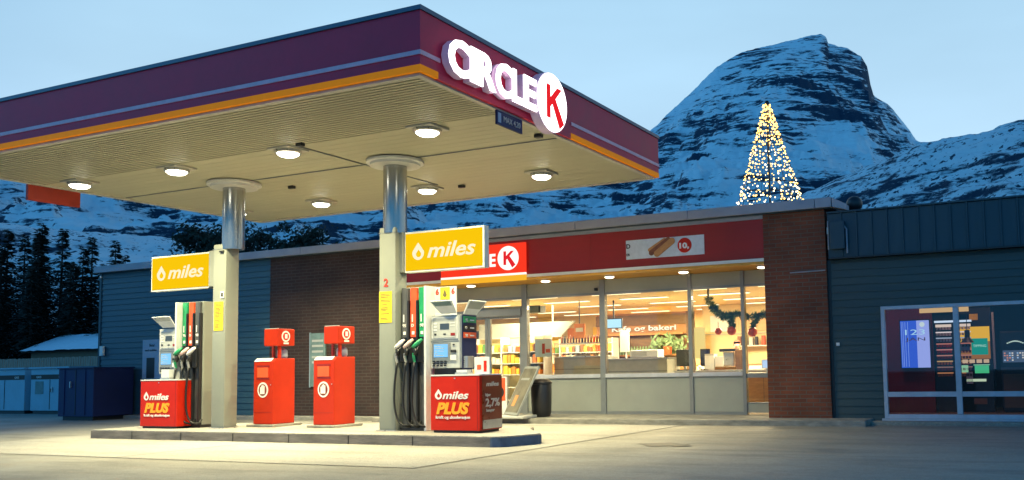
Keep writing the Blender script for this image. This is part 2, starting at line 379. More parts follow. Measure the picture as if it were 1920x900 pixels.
def terrain(name, azel, r0, Rd, azr, na, nr, seed, amp, mt, back=.35, pw=.8, terr=10, tilt=0):
    A = np.linspace(azr[0], azr[1], na); az = np.radians(A)
    E = np.interp(A, [a for a, _ in azel], [e for _, e in azel])
    E = E + .10*fbm(A*2.2, A*0, 5, seed+50)
    Rr = Rd*(1+.10*np.sin(az*7+seed))
    t = np.concatenate([np.linspace(0, 1, nr), np.linspace(1, 1+back, nr//6)[1:]])
    T, AZ = np.meshgrid(t, az); RR = Rr[:, None]; EE = np.radians(E)[:, None]
    rad = r0 + (RR-r0)*T
    g = np.where(T <= 1, np.clip(T, 0, 1)**pw, 1)
    Esm = E.copy()
    for _ in range(3): Esm = np.convolve(np.pad(Esm, 30, mode='edge'), np.ones(61)/61, 'valid')
    q = np.clip(T, 0, 1)**9; EE = np.radians(Esm)[:, None]*(1-q) + EE*q
    H = rad*np.tan(EE)*g
    H = np.where(T > 1, RR*np.tan(EE)*(1 - 1.4*(T-1)), H)
    X = rad*np.sin(AZ); Y = rad*np.cos(AZ)
    env = np.clip(T*4, 0, 1)*np.clip(np.abs(1-T)*7, 0, 1)
    warp = fbm(X/260, Y/260, 4, seed)*90
    n1 = ridged((X+warp)/230, (Y-warp)/230, 6, seed+9)-.5
    n2 = fbm(X/45, Y/45, 4, seed+21)
    H2 = H + env*amp*(n1*1.3 + n2*.28)
    hh = H2 + tilt*X + fbm(X/180, Y/180, 3, seed+3)*40
    ph = hh/terr; fr = ph-np.floor(ph)
    step = (np.floor(ph) + np.clip((fr-.55)/.45, 0, 1)**1.5)*terr
    H2 = H2 + env*(step-hh)*.75 + (env+.15)*fbm(X/16, Y/16, 3, seed+31)*amp*.05
    H2 = H2 + 1.10 - 3*(1-np.clip(T*5, 0, 1))
    na_, nt_ = H2.shape
    V = np.stack([X, Y, H2], -1).reshape(-1, 3)
    i = np.arange(na_-1)[:, None]*nt_ + np.arange(nt_-1)[None, :]
    Fq = np.stack([i, i+1, i+nt_+1, i+nt_], -1).reshape(-1, 4)[:, ::-1]
    me = bpy.data.meshes.new(name); me.vertices.add(len(V)); me.vertices.foreach_set('co', V.ravel())
    me.loops.add(Fq.size); me.loops.foreach_set('vertex_index', Fq.ravel().astype(np.int32))
    me.polygons.add(len(Fq)); me.polygons.foreach_set('loop_start', np.arange(0, Fq.size, 4, dtype=np.int32))
    me.update(calc_edges=True); me.validate()
    for p in (): pass
    me.polygons.foreach_set('use_smooth', np.ones(len(Fq), dtype=bool))
    me.materials.append(mt); o = bpy.data.objects.new(name, me); COL.objects.link(o); o['kind'] = 'structure'; return o
def rockm(name, lo, hi, sc1, strata, bushes=0., cliff=None):
    m = bpy.data.materials.new(name); m.use_nodes = True; n = m.node_tree; b = n.nodes['Principled BSDF']; b.inputs['Roughness'].default_value = .8
    b.inputs['Specular IOR Level'].default_value = .15
    t = n.nodes.new('ShaderNodeTexCoord'); g = n.nodes.new('ShaderNodeNewGeometry'); s = n.nodes.new('ShaderNodeSeparateXYZ'); n.links.new(g.outputs['Normal'], s.inputs[0])
    def noise(scale, detail, st=(1, 1, 1), ro=.6, dist=0):
        mp = n.nodes.new('ShaderNodeMapping'); mp.inputs['Scale'].default_value = st; mp.inputs['Rotation'].default_value = (0, R(-9), 0); n.links.new(t.outputs['Object'], mp.inputs[0])
        z = n.nodes.new('ShaderNodeTexNoise'); z.inputs['Scale'].default_value = scale; z.inputs['Detail'].default_value = detail; z.inputs['Roughness'].default_value = ro; z.inputs['Distortion'].default_value = dist
        n.links.new(mp.outputs[0], z.inputs['Vector']); return z.outputs[0]
    def math_(op, a, c):
        q = n.nodes.new('ShaderNodeMath'); q.operation = op
        for i, v in enumerate((a, c)):
            if isinstance(v, (int, float)): q.inputs[i].default_value = v
            else: n.links.new(v, q.inputs[i])
        return q.outputs[0]
    a = math_('MULTIPLY', s.outputs['Z'], .9)
    a = math_('ADD', a, math_('MULTIPLY', math_('SUBTRACT', noise(.02*sc1, 8, (.45, .45, strata), .68, .6), .5), 2.5))
    a = math_('ADD', a, math_('MULTIPLY', math_('SUBTRACT', noise(.0036*sc1, 4, (1, 1, 1), .5, .8), .5), 2.3))
    if cliff:      # the bare rock face on the right of the summit
        vd = n.nodes.new('ShaderNodeVectorMath'); vd.operation = 'DISTANCE'; n.links.new(t.outputs['Object'], vd.inputs[0]); vd.inputs[1].default_value = cliff
        mc = n.nodes.new('ShaderNodeMapRange'); mc.inputs['From Min'].default_value = 30; mc.inputs['From Max'].default_value = 170; mc.inputs['To Min'].default_value = .55; mc.inputs['To Max'].default_value = 0
        n.links.new(vd.outputs['Value'], mc.inputs['Value']); a = math_('SUBTRACT', a, mc.outputs[0])
    a = math_('ADD', a, math_('MULTIPLY', math_('SUBTRACT', noise(.09*sc1, 7, (.5, .5, 1.9), .75), .5), 1.7))
    if bushes: a = math_('SUBTRACT', a, math_('MULTIPLY', math_('GREATER_THAN', noise(.30, 2), .60), bushes))
    q = n.nodes.new('ShaderNodeMapRange'); q.interpolation_type = 'SMOOTHSTEP'; q.inputs['From Min'].default_value = lo; q.inputs['From Max'].default_value = hi; n.links.new(a, q.inputs['Value'])
    x = n.nodes.new('ShaderNodeMix'); x.data_type = 'RGBA'; x.inputs[6].default_value = (.020, .050, .085, 1); x.inputs[7].default_value = (.82, .88, .90, 1)
    n.links.new(q.outputs[0], x.inputs[0]); n.links.new(x.outputs[2], b.inputs['Base Color'])
    bu = n.nodes.new('ShaderNodeBump'); bu.inputs['Strength'].default_value = .8; bu.inputs['Distance'].default_value = 6
    n.links.new(noise(.05*sc1, 8, (.5, .5, 2.2), .7), bu.inputs['Height']); n.links.new(bu.outputs[0], b.inputs['Normal'])
    return m
PEAK = [(-80, 10), (-63.7, 11.3), (-59.4, 11.6), (-52, 12.2), (-43, 12.6), (-34, 12.6), (-27.3, 12.9), (-24.5, 13.4), (-23.06, 14.59), (-21.86, 15.67), (-20.49, 16.73), (-18.94, 18.08), (-17.41, 18.86), (-15.4, 19.16), (-13.75, 19.37), (-12.44, 19.52), (-12.15, 19.36), (-12.05, 19.0), (-10.87, 18.52), (-10.09, 18.05), (-9.75, 17.4), (-9.62, 16.4), (-9.45, 15.7), (-8.49, 14.99), (-7.61, 13.83), (-7.1, 12.95), (-6.3, 12.4), (-4, 11.5), (4, 10.5), (30, 9)]
FOOT = [(-80, 7.6), (-60, 7.9), (-45, 7.4), (-33, 7.4), (-26, 8.3), (-22, 8.6), (-17, 9.2), (-14.5, 10.0), (-11.5, 11.1), (-8.5, 12.1), (-6.9, 12.72), (-4.62, 12.98), (-2.8, 13.05), (-2.4, 13.30), (-1.1, 13.5), (4, 13.6), (15, 12), (30, 10)]
terrain('mountain', PEAK, 420, 1500, (-78, 12), 1150, 260, 3, 60, rockm('snowy_rock', .30, .60, 1.5, 4.5, 0., (-260, 1390, 470)), pw=.75, terr=26, tilt=.12)
terrain('foothill', FOOT, 170, 560, (-78, 28), 1050, 170, 11, 22, rockm('snowy_slope', .34, .66, 2.2, 1.5, .5), pw=.8, terr=9, tilt=.05)

# ---------------------------------------------------------------- ground
g = MB(); g.quad((-900, -60, 0), (400, -60, 0), (400, 700, 0), (-900, 700, 0)); tag(g.build('ground', 'asphalt', origin=(0, 0, 0)), kind='structure')
g = MB(); g.quad((-16.6, 8.48, .004), (-6.62, 8.48, .004), (-6.25, 15.80, .004), (-16.6, 15.80, .004)); tag(g.build('forecourt_slab', 'concrete_slab', origin=(0, 0, 0)), kind='structure')
g = MB()
for a, b_ in (((-16.6, 8.48), (-6.62, 8.48)), ((-6.62, 8.48), (-6.25, 15.8)), ((-11.6, 8.48), (-11.6, 15.8)), ((-16.6, 13.2), (-6.35, 13.2))):
    a = Vector((*a, .008)); b_ = Vector((*b_, .008)); t = (b_-a).normalized(); nn = Vector((-t.y, t.x, 0))*.008
    g.quad(a-nn, b_-nn, b_+nn, a+nn)
tag(g.build('slab_joints', 'joint', origin=(0, 0, 0)), kind='structure')
# drain patch, irregular
g = MB()
for (cx, cy, rx, ry) in ((-5.05, 11.9, .33, .26), (-4.72, 11.75, .16, .1)):
    g.bm.faces.new([g.bm.verts.new((cx+rx*(1+.25*math.sin(3*a)+.1*math.sin(7*a))*math.cos(a), cy+ry*(1+.2*math.cos(4*a))*math.sin(a), .006 + (0.002 if rx < .2 else 0))) for a in [2*math.pi*i/28 for i in range(28)]])
tag(g.build('ground_stain', 'stain', origin=(0, 0, 0)), kind='structure')
g = MB(); g.box(-13.5, -3.0, 15.85, 17.9, -.05, .10, bev=.015); tag(g.build('pavement', 'kerb'), kind='structure')
g = MB(); g.box(-23.3, -13.5, 16.25, 16.9, -.05, .085, bev=.015); tag(g.build('pavement', 'kerb'), kind='structure')
g = MB(); g.box(-3.0, 4.5, 16.3, 16.8, -.05, .06, bev=.015); tag(g.build('pavement', 'asphalt'), kind='structure')

# ---------------------------------------------------------------- pump island
t = thing('pump_island', 'long low concrete island under the canopy carrying both pumps and the red bins', 'island', (-11.3, 11.8, 0))
pts = []
def rr(x0, x1, y0, y1, rl, rrr):
    o = []
    for cx, cy, r, a0 in ((x0+rl, y0+rl, rl, 180), (x1-rrr, y0+rrr, rrr, 270), (x1-rrr, y1-rrr, rrr, 0), (x0+rl, y1-rl, rl, 90)):
        for k in range(7): a = R(a0+15*k); o.append((cx+r*math.cos(a), cy+r*math.sin(a)))
    return o
o_ = [(-15.72, 11.03), (-15.67, 10.98), (-7.22, 10.98), (-7.12, 11.02), (-7.02, 11.15), (-6.85, 11.60), (-6.86, 11.72), (-7.5, 12.5), (-7.75, 13.0), (-15.67, 13.0), (-15.72, 12.95)]
g = MB(); g.prism([(x, y, -.02) for x, y in o_], (0, 0, .158)); g.build('kerb_edge', 'island_edge', t)
o2 = [(-11.3+(x+11.3)*.995, 11.99+(y-11.99)*.985) for x, y in o_]
g = MB(); g.prism([(x, y, .139) for x, y in o2], (0, 0, .013)); g.build('island_top', M['concrete_slab'], t)
ob = [(x+.006, y-.006) for x, y in ((-7.26, 10.98), (-7.22, 10.98), (-7.12, 11.02), (-7.02, 11.15), (-6.85, 11.60), (-6.842, 11.68))]
g = MB()
for a, b_ in zip(ob, ob[1:]): g.quad((a[0], a[1], .0), (b_[0], b_[1], 0), (b_[0], b_[1], .132), (a[0], a[1], .132))
g.build('painted_end', 'bluepaint', t)
for x in (-14.6, -13.4, -12.2, -11.0, -9.8, -8.6): box('kerb_joint', 'joint', t, x, x+.012, 10.974, 10.981, .004, .134)

# ---------------------------------------------------------------- canopy
CX0, CX1, CY0, CY1, CZ, CT = -16.32, -6.47, 8.41, 15.40, 4.5, 5.29
can = thing('canopy', 'wide forecourt canopy with dark wine-red edge and cream ribbed ceiling, above the pumps', 'canopy', (-11.4, 11.9, 0))
g = MB(); g.box(CX0+.06, CX1-.06, CY0+.06, CY1-.06, CZ+.55, CT-.02); g.build('roof_deck', 'roof', can)
def ring(name, m, z0, z1, o=0., th=.05, skip=None):
    g = MB()
    g.box(CX0-o, CX1+o, CY0-o, CY0-o+th, z0, z1); g.box(CX0-o, CX1+o, CY1+o-th, CY1+o, z0, z1)
    g.box(CX0-o, CX0-o+th, CY0-o+th, CY1+o-th, z0, z1)
    if skip: g.box(CX1+o-th, CX1+o, CY0-o+th, skip[0], z0, z1); g.box(CX1+o-th, CX1+o, skip[1], CY1+o-th, z0, z1)
    else: g.box(CX1+o-th, CX1+o, CY0-o+th, CY1+o-th, z0, z1)
    return g.build(name, m, can)
ring('fascia', 'red_fascia', 4.604, 5.245, 0)
box('fascia', 'red_fascia', can, CX1-.05, CX1, 8.751, 12.029, 4.515, 4.602)
ring('cap_trim', 'blue_cap', 5.247, 5.30, .02, .12)
ring('pale_stripe', 'grey_stripe', 4.718, 4.770, .012, .02, (8.78, 12.03))
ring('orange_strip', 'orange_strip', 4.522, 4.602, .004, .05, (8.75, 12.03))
g = MB()
for x0, x1, y0, y1 in ((CX0+.052, CX1-.052, CY0+.052, CY0+.13), (CX0+.052, CX1-.052, CY1-.13, CY1-.052), (CX0+.052, CX0+.13, CY0+.13, CY1-.13), (CX1-.13, CX1-.052, CY0+.13, CY1-.13)): g.box(x0, x1, y0, y1, 4.492, 4.52)
g.build('edge_trim', 'soffit_trim', can)
# ribbed ceiling
g = MB(); y = CY0+.13; k = 0
xs0, xs1 = CX0+.13, CX1-.13
while y < 10.36:
    p = .085
    g.box(xs0, xs1, y, y+p*.62, 4.505, 4.56); g.box(xs0, xs1, y+p*.62, y+p, 4.535, 4.56); y += p
g.build('ribbed_ceiling', 'soffit', can)
g = MB()
while y < CY1-.13:
    p = .20; y1 = min(y+p, CY1-.13)
    g.box(xs0, xs1, y, y1-.008, 4.515, 4.56); g.box(xs0, xs1, y1-.008, y1, 4.523, 4.56); y += p
g.build('flat_ceiling', 'soffit', can)
g = MB(); g.box(-10.27, -10.245, 10.37, 13.85, 4.497, 4.514); g.box(-16.1, -6.6, 11.86, 11.885, 4.499, 4.514); g.build('seam_strip', M['frame'], can)
for (x, y) in ((-9.635, 11.87), (-13.25, 11.88)):
    g = MB(); g.lathe([(.46, 4.495), (.46, 4.455), (.40, 4.45), (.40, 4.41), (.24, 4.405)], x, y, 40); f = g.build('column_collar', 'white', can); smooth_by_angle(f)
# small fittings at the edges
for (x, y) in ((-6.75, 11.55), (-10.1, 10.26), (-12.6, 12.6), (-9.9, 14.1)): box('ceiling_fitting', 'dark', can, x-.06, x+.06, y-.04, y+.04, 4.46, 4.513, bev=.01)

# columns
def column(x, y, lab, x0, x1, y0):
    c = thing('canopy_column', lab, 'column', (x, y, .15), 'columns holding up the canopy')
    smooth_by_angle(MB().lathe([(.19, 3.30), (.19, 4.41)], x, y, 40).build('steel_tube', 'steel', c))
    smooth_by_angle(MB().box(x0, x1, y0, y0+.30, .152, 3.40, bev=.05).build('cladding', 'clad', c))
    MB().box(x0-.004, x1+.004, y0-.004, y0+.304, 3.30, 3.308).build('cladding_joint', 'frame', c)
    MB().box(x0-.03, x1+.03, y0-.02, y0+.28, .152, .165).build('foot_plate', 'silver', c)
    return c
c1 = column(-13.25, 11.88, 'steel canopy column with pale cladding, left one beside the pump nearer the navy container', -13.55, -13.22, 11.70)
c2 = column(-9.635, 11.87, 'steel canopy column with pale cladding marked with a red number 2', -9.83, -9.49, 11.70)
text('number', '2', 'txt_red', c2, -9.72, 11.697, 2.44, .13, bold=.03)
def notice(col, x0, x1, z0, z1, yy):
    n_ = box('yellow_notice', 'yellow_print', col, x0, x1, yy-.006, yy, z0, z1)
    g = MB(); z = z1-.05
    while z > z0+.04:
        if random.random() > .15: g.box(x0+.03, x1-.03-random.random()*.08, yy-.008, yy-.0062, z, z+.010)
        z -= .024
    g.build('notice_print', 'print_dark', n_)
notice(c2, -9.81, -9.56, 1.86, 2.36, 11.699); notice(c1, -13.49, -13.27, 1.86, 2.37, 11.699)
box('white_tag', 'white', c1, -13.34, -13.25, 11.69, 11.698, 2.43, 2.55); box('tag_symbol', 'txt_dark', c1, -13.315, -13.275, 11.683, 11.688, 2.46, 2.52)
box('clamp', 'dark', c1, -13.36, -13.27, 11.67, 11.698, 3.24, 3.27)

# yellow flag signs
def drop(mb, x, y, z, s):
    o = []
    for i in range(28):
        a = 2*math.pi*i/28; rr_ = s*.5
        px = rr_*math.sin(a)*(1 if math.cos(a) < .2 else max(0, 1-(math.cos(a)-.2)*.9)); pz = -math.cos(a)*-rr_ if math.cos(a) < .2 else rr_*math.cos(a)*1.35
        pz = rr_*math.cos(a) if math.cos(a) < .2 else rr_*(.2 + (math.cos(a)-.2)*1.5)
        o.append((x+px, y, z+pz))
    return o
def flag(x0, x1, xc0, xc1, lab):
    s = thing('flag_sign', lab, 'sign', ((x0+x1)/2, 11.9, 2.65), 'lit yellow signs on the canopy columns')
    box('sign_case', 'white', s, x0, x1, 11.835, 11.965, 2.65, 3.30, bev=.008)
    box('lit_face', 'lit_sign_yellow', s, x0+.03, x1-.03, 11.826, 11.834, 2.68, 3.27)
    w_ = x1-x0
    text('lettering', 'miles', 'lit_sign_text', s, x0+.30*w_, 11.823, 2.87, .24, width=w_*.60, bold=.022, shear=.28, ext=.003)
    g = MB(); o = drop(g, x0+.185*w_, 11.820, 2.955, .23); i_ = drop(g, x0+.19*w_, 11.820, 2.935, .10)
    vo = [g.bm.verts.new(p) for p in o]; vi = [g.bm.verts.new(p) for p in i_]
    for k in range(28): g.bm.faces.new((vo[k], vo[(k+1) % 28], vi[(k+1) % 28], vi[k]))
    g.build('drop_symbol', 'lit_sign_text', s)
    box('bracket', 'clad', s, xc0, xc1, 11.80, 12.0, 2.66, 3.31, bev=.01)
    box('bracket_bolt', 'dark', s, xc0+.02, xc0+.10, 11.79, 11.83, 2.625, 2.66)
    return s
flag(-9.42, -7.90, -9.62, -9.425, 'lit yellow flag sign, larger in view, right of the column numbered 2')
flag(-15.30, -13.77, -13.765, -13.48, 'lit yellow flag sign hanging left of the left column')

# canopy lamps
proto = None
spots = [(-13.04, 10.45, 'third from the left corner'), ]
lamp_pts = [(-15.38, 10.45, 'front row, leftmost'), (-13.02, 10.50, 'front row, second from left'), (-10.51, 10.43, 'front row, third from left'), (-7.90, 10.43, 'front row, nearest the lit letters'),
            (-15.45, 13.95, 'back row, mostly behind the left column'), (-13.19, 13.98, 'back row, just right of the left column'), (-10.55, 13.92, 'back row, just right of the column numbered 2'), (-8.05, 13.86, 'back row, nearest the shop')]
for i, (x, y, lb) in enumerate(lamp_pts):
    lab = 'round lit lamp in canopy ceiling, ' + lb
    if proto is None:
        L = thing('canopy_lamp', lab, 'lamp', (x, y, 4.49), 'lamps in the canopy ceiling')
        g = MB(); g.box(x-.22, x+.22, y-.22, y+.22, 4.475, 4.512, bev=.012); g.build('housing', M['soffit_trim'], L)
        smooth_by_angle(MB().lathe([(.20, 4.47), (.20, 4.44), (.185, 4.43), (.165, 4.43)], x, y, 28).build('rim', 'silver', L))
        smooth_by_angle(MB().lathe([(.163, 4.445), (.16, 4.42), (.12, 4.392), (.05, 4.38)], x, y, 28).build('lens', 'lens', L))
        area('lamp_light', L, (x, y, 4.365), .30, 172, (1, .90, .51), spread=130)
        proto = L; base = (x, y)
    else: dup(proto, (x-base[0], y-base[1], 0), lab)

# lit letters on the canopy edge
s = thing('illuminated_sign', 'big glowing white letters and round red letter disc on the canopy edge', 'sign', (CX1, 10.4, 4.7))
XF = CX1+.002
wds = [.50, .145, .42, .50, .36, .36]; y = 8.79; gap = .014
for ch, wd in zip('CIRCLE', [.43, .15, .39, .38, .27, .33]):
    L = text('letter', ch, 'halo_white', s, XF+.125, y, 4.625, .435, width=wd, face='+x', ext=.010, bold=.04)
    text('letter_return', ch, 'letter_side', L, XF+.062, y, 4.625, .435, width=wd, face='+x', ext=.05, bold=.042)
    y += wd+gap
dk = disc(MB(), (XF+.012, 11.19, 4.83), .425, 'x', (.14, 0, 0), 48).build('disc_return', 'letter_side', s)
disc(MB(), (XF+.154, 11.19, 4.83), .415, 'x', (.012, 0, 0), 48).build('disc_face', M['halo_white'], s)
def kpoly(cy, cz, r):
    """bold K whose leg runs out to the edge of the disc"""
    f = lambda a, b: (cy + a*r, cz + b*r)
    return [[f(-.42, -.58), f(-.16, -.58), f(-.16, .58), f(-.42, .58)],
            [f(-.16, -.16), f(-.16, .16), f(.30, .58), f(.62, .58), f(.10, .08)],
            [f(-.08, .0), f(.17, .17), f(.76, -.60), f(.44, -.84)]]
g = MB()
for i, P in enumerate(kpoly(11.19, 4.83, .415)): g.prism([(XF+.167+.0015*i, a, b) for a, b in P], (.004, 0, 0))
g.build('disc_letter', 'letter_red', s)
area('letter_glow', s, (XF+.055, 9.95, 4.88), 2.1, 5, (1, .75, .85), rot=(0, R(-90), 0), sy=.4)   # light spilling back from the letters
g = thing('hanging_plate', 'small dark plate with white writing hanging under the canopy edge below the lit letters', 'sign', (CX1-.06, 10.4, 4.28))
box('plate', 'navy', g, CX1-.08, CX1-.05, 10.09, 10.72, 4.30, 4.49); box('white_mark', 'poster_blue', g, CX1-.048, CX1-.045, 10.11, 10.18, 4.33, 4.46)
text('lettering', 'MAX 4,20', 'txt_grey', g, CX1-.044, 10.24, 4.36, .08, width=.42, face='+x')
g = thing('hanging_plate', 'plain red plate hanging under the far left edge of the canopy', 'sign', (CX0, 10.6, 4.2))
M['dull_red'] = mat('dull_red', (.36, .03, .015), .6)
box('plate', 'dull_red', g, CX0-.02, CX0+.04, 10.12, 11.08, 4.22, 4.50)

# ---------------------------------------------------------------- fuel pumps
def pump(lab, mir, hx0, hx1, bx0, bx1, dx0, dx1, cols, side):
    """hx hose bay, bx red box, dx display unit; mir=-1 when the display is left of the hoses"""
    P = thing('fuel_pump', lab, 'fuel pump', ((hx0+hx1)/2, 12.0, .152), 'fuel pumps on the island')
    zt = 2.40
    cx0, cx1 = (hx0, hx1) if mir > 0 else (hx0, hx1)
    box('cabinet', 'clad', P, cx0-.005, cx1+.012, 11.84, 12.27, .20, zt+.012, bev=.01)
    box('plinth', 'dark', P, cx0-.02, cx1+.02, 11.80, 12.29, .152, .20)
    box('hose_bay', 'darkgrey', P, hx0+.01, hx1-.01, 11.832, 11.842, .22, 1.70)
    wdt = (hx1-hx0)/3
    for i, cn in enumerate(cols):
        a = hx0 + i*wdt; b_ = a + wdt
        st = box('grade_strip', cn, P, a+.015, b_-.03, 11.80, 11.84, 1.62, zt)
        text('grade_number', ('95', 'D', '98')[i] if mir > 0 else ('95', 'D', '98')[i], 'txt_white', st, a+.035, 11.797, 1.78, .05, bold=.02)
        g = MB(); g.box(a+.045, a+.095, 11.795, 11.799, 1.66, 1.71); g.box(a+.045, a+.065, 11.795, 11.799, 1.86, 1.98); g.build('grade_mark', 'txt_white', st)
        box('divider', 'dark', P, b_-.032, b_-.002, 11.775, 11.84, .20, 2.2, bev=.004)
        box('nozzle_boot', 'dark', P, a+.02, b_-.04, 11.74, 11.83, 1.22, 1.58, bev=.02)
        # nozzle: spout goes up into the boot, lever and coloured body leaning out
        nz = MB(); xm = (a+b_)/2-.012
        nz.tube([(xm+.055, 11.72, 1.58), (xm+.035, 11.69, 1.55), (xm-.02, 11.66, 1.49), (xm-.065, 11.65, 1.45)], [.020, .032, .036, .028], 10)
        nb = nz.build('nozzle', {'darkgrey': 'txt_white', 'red_s': 'txt_white', 'green': 'green'}.get(cn, 'txt_white') if cn != 'redstrip' else 'pinkish', P, smooth=True)
        MB().tube([(xm-.045, 11.67, 1.45), (xm-.035, 11.68, 1.39), (xm-.045, 11.67, 1.33)], [.034, .04, .03], 10).build('grip', 'dark', nb, smooth=True)
        MB().tube([(xm+.045, 11.66, 1.47), (xm+.02, 11.61, 1.40), (xm-.03, 11.62, 1.33)], .008, 6).build('lever', 'dark', nb)
        MB().tube([(xm-.05, 11.65, 1.365), (xm-.055, 11.66, 1.30), (xm-.05, 11.68, 1.22)], [.022, .024, .02], 8).build('swivel', 'silver' if cn != 'green' else 'green', nb)
        # hose: from the nozzle down in a long loop and back up to the foot of the bay
        sg = -1; pts_ = []
        for q in range(22):
            u = q/21
            z = 1.22 - .98*math.sin(u*math.pi*.5)**1.0 if u < 1 else .24
            pts_.append((xm-.05 - sg*0 - .10*math.sin(u*math.pi)*(1 if mir > 0 else .9) + u*(.16), 11.67 + .05*u*0 - .03*math.sin(u*math.pi), z))
        pts_ += [(xm+.125, 11.70, .225), (xm+.13, 11.76, .24), (xm+.13, 11.82, .30)]
        MB().tube(pts_, .017, 8).build('hose', 'rubber', P, smooth=True)
    sx0 = hx1+.012 if mir > 0 else hx0-.055
    box('edge_strip', 'white', P, sx0, sx0+.04, 11.70, 12.26, .16, zt+.01)
    # red cupboard
    B = box('cupboard', 'red', P, bx0, bx1, 11.50, 12.10, .19, 1.00, bev=.006)
    box('cupboard_top', 'white', P, bx0-.004, bx1+.004, 11.495, 12.105, 1.001, 1.022)
    box('cupboard_plinth', 'dark', P, bx0+.03, bx1-.04, 11.53, 12.08, .152, .19)
    w_ = bx1-bx0
    box('lock', 'silver', B, bx0+.5*w_-.012, bx0+.5*w_+.012, 11.494, 11.499, .955, .975); box('seam', 'darkred', B, bx0+.955*w_, bx0+.955*w_+.006, 11.4965, 11.4995, .20, .99)
    text('lettering', 'miles', 'txt_white', B, bx0+.25*w_, 11.496, .66, .115, width=.53*w_, bold=.03, shear=.25)
    g = MB(); o = drop(g, bx0+.165*w_, 11.494, .715, .13); i_ = drop(g, bx0+.17*w_, 11.494, .705, .055)
    vo = [g.bm.verts.new(p) for p in o]; vi = [g.bm.verts.new(p) for p in i_]
    for k in range(28): g.bm.faces.new((vo[k], vo[(k+1) % 28], vi[(k+1) % 28], vi[k]))
    g.build('drop_symbol', 'txt_white', B)
    text('lettering', 'PLUS', 'txt_yellow', B, bx0+.12*w_, 11.496, .44, .165, width=.68*w_, bold=.06, shear=.25)
    text('lettering', 'kraft og akselerasjon', 'txt_white', B, bx0+.11*w_, 11.496, .365, .045, width=.70*w_, bold=.02)
    if side:
        S_ = box('side_panel', 'brown_side', P, bx1+.001, bx1+.012, 11.56, 12.09, .20, .99)
        box('side_foot', 'silver', P, bx1+.013, bx1+.018, 11.57, 12.08, .21, .34)
        text('lettering', 'miles', 'txt_grey', S_, bx1+.014, 11.66, .84, .07, width=.34, face='+x', bold=.03, shear=.2)
        text('lettering', 'kjør', 'txt_grey', S_, bx1+.014, 11.64, .69, .045, width=.14, face='+x', bold=.03)
        text('lettering', '2,7%', 'txt_grey', S_, bx1+.014, 11.64, .54, .12, width=.38, face='+x', bold=.03)
        text('lettering', 'lenger', 'txt_grey', S_, bx1+.014, 11.66, .46, .045, width=.22, face='+x', bold=.03)
    # display unit
    D = box('display_unit', 'ctl', P, dx0, dx1, 11.80, 12.25, 1.12, 1.94, bev=.008)
    box('display_neck', 'dark', P, dx0+.02, dx1-.05, 11.86, 12.2, 1.02, 1.12)
    box('upper_bezel', 'white', D, dx0+.03, dx1-.03, 11.788, 11.799, 1.57, 1.91, bev=.004)
    g_ = box('upper_panel', 'ctl', D, dx0+.05, dx1-.05, 11.781, 11.787, 1.59, 1.89)
    xm = (dx0+dx1)/2
    box('number_display', 'lcd', D, xm-.08, xm+.09, 11.776, 11.780, 1.72, 1.81)
    g = MB()
    for zz in (1.70, 1.75, 1.80): g.box(dx0+.07, dx0+.13, 11.776, 11.780, zz, zz+.025); 
    for zz in (1.77, 1.81): g.box(dx1-.16, dx1-.07, 11.776, 11.780, zz, zz+.012)
    g.build('button', 'white', D)
    box('keyhole', 'dark', D, dx0+.08, dx0+.12, 11.776, 11.780, 1.63, 1.66); box('keyhole', 'dark', D, xm-.02, xm+.03, 11.776, 11.780, 1.635, 1.655)
    box('sticker', 'darkred', D, dx1-.15, dx1-.07, 11.776, 11.780, 1.62, 1.66)
    box('terminal_gap', 'frame', D, dx0+.005, dx1-.005, 11.793, 11.799, 1.53, 1.545)
    box('screen_bezel', 'frame', D, dx0+.03, dx0+.37, 11.785, 11.799, 1.22, 1.515, bev=.004)
    box('screen', 'screenblue', D, dx0+.07, dx0+.33, 11.780, 11.784, 1.29, 1.49)
    g = MB()
    for (a, z, l) in ((.09, 1.45, .12), (.09, 1.42, .18), (.09, 1.38, .05), (.16, 1.38, .1), (.09, 1.34, .05), (.09, 1.31, .16)): g.box(dx0+a, dx0+a+l, 11.777, 11.779, z, z+.012)
    g.build('screen_text', M['poster_blue'], D)
    g = MB()
    for i in range(4):
        for j in range(3): g.box(dx0+.05+i*.07, dx0+.095+i*.07, 11.774, 11.784, 1.15+j*.032, 1.172+j*.032)
    g.build('keypad', 'dark', D)
    box('card_reader', 'dark', D, dx1-.15, dx1-.06, 11.77, 11.799, 1.36, 1.40, bev=.004); box('receipt_slot', 'white', D, dx1-.16, dx1-.05, 11.775, 11.799, 1.24, 1.32, bev=.004)
    box('lock', 'dark', D, dx1-.12, dx1-.09, 11.785, 11.799, 1.47, 1.49)
    # tilted visor plates above the display
    vx0, vx1 = dx0+(.06 if mir < 0 else .16), dx1-(.06 if mir < 0 else .02)
    g = MB(); g.prism([(vx0+.05, 11.78, 1.96), (vx1-.02, 11.78, 1.96), (vx1+.0, 11.62, 2.15), (vx0-.05, 11.62, 2.15)], (0, .012, .010)); g.build('visor', 'white', P)
    g = MB(); g.prism([(vx0+.07, 11.777, 1.975), (vx1-.04, 11.777, 1.975), (vx1-.03, 11.627, 2.135), (vx0-.02, 11.627, 2.135)], (0, .002, .0015)); g.build('visor_print', 'poster_green' if mir > 0 else 'ctl', P)
    return P
M['pinkish'] = mat('pale_pink_plastic', (.75, .50, .45), .45)
M['redstrip'] = mat('orange_red_strip', (.80, .10, .03), .4)
p2 = pump('fuel pump right of the column numbered 2, with its display right of the hoses', 1, -9.46, -8.95, -8.66, -7.78, -8.88, -8.34, ['darkgrey', 'redstrip', 'green'], True)
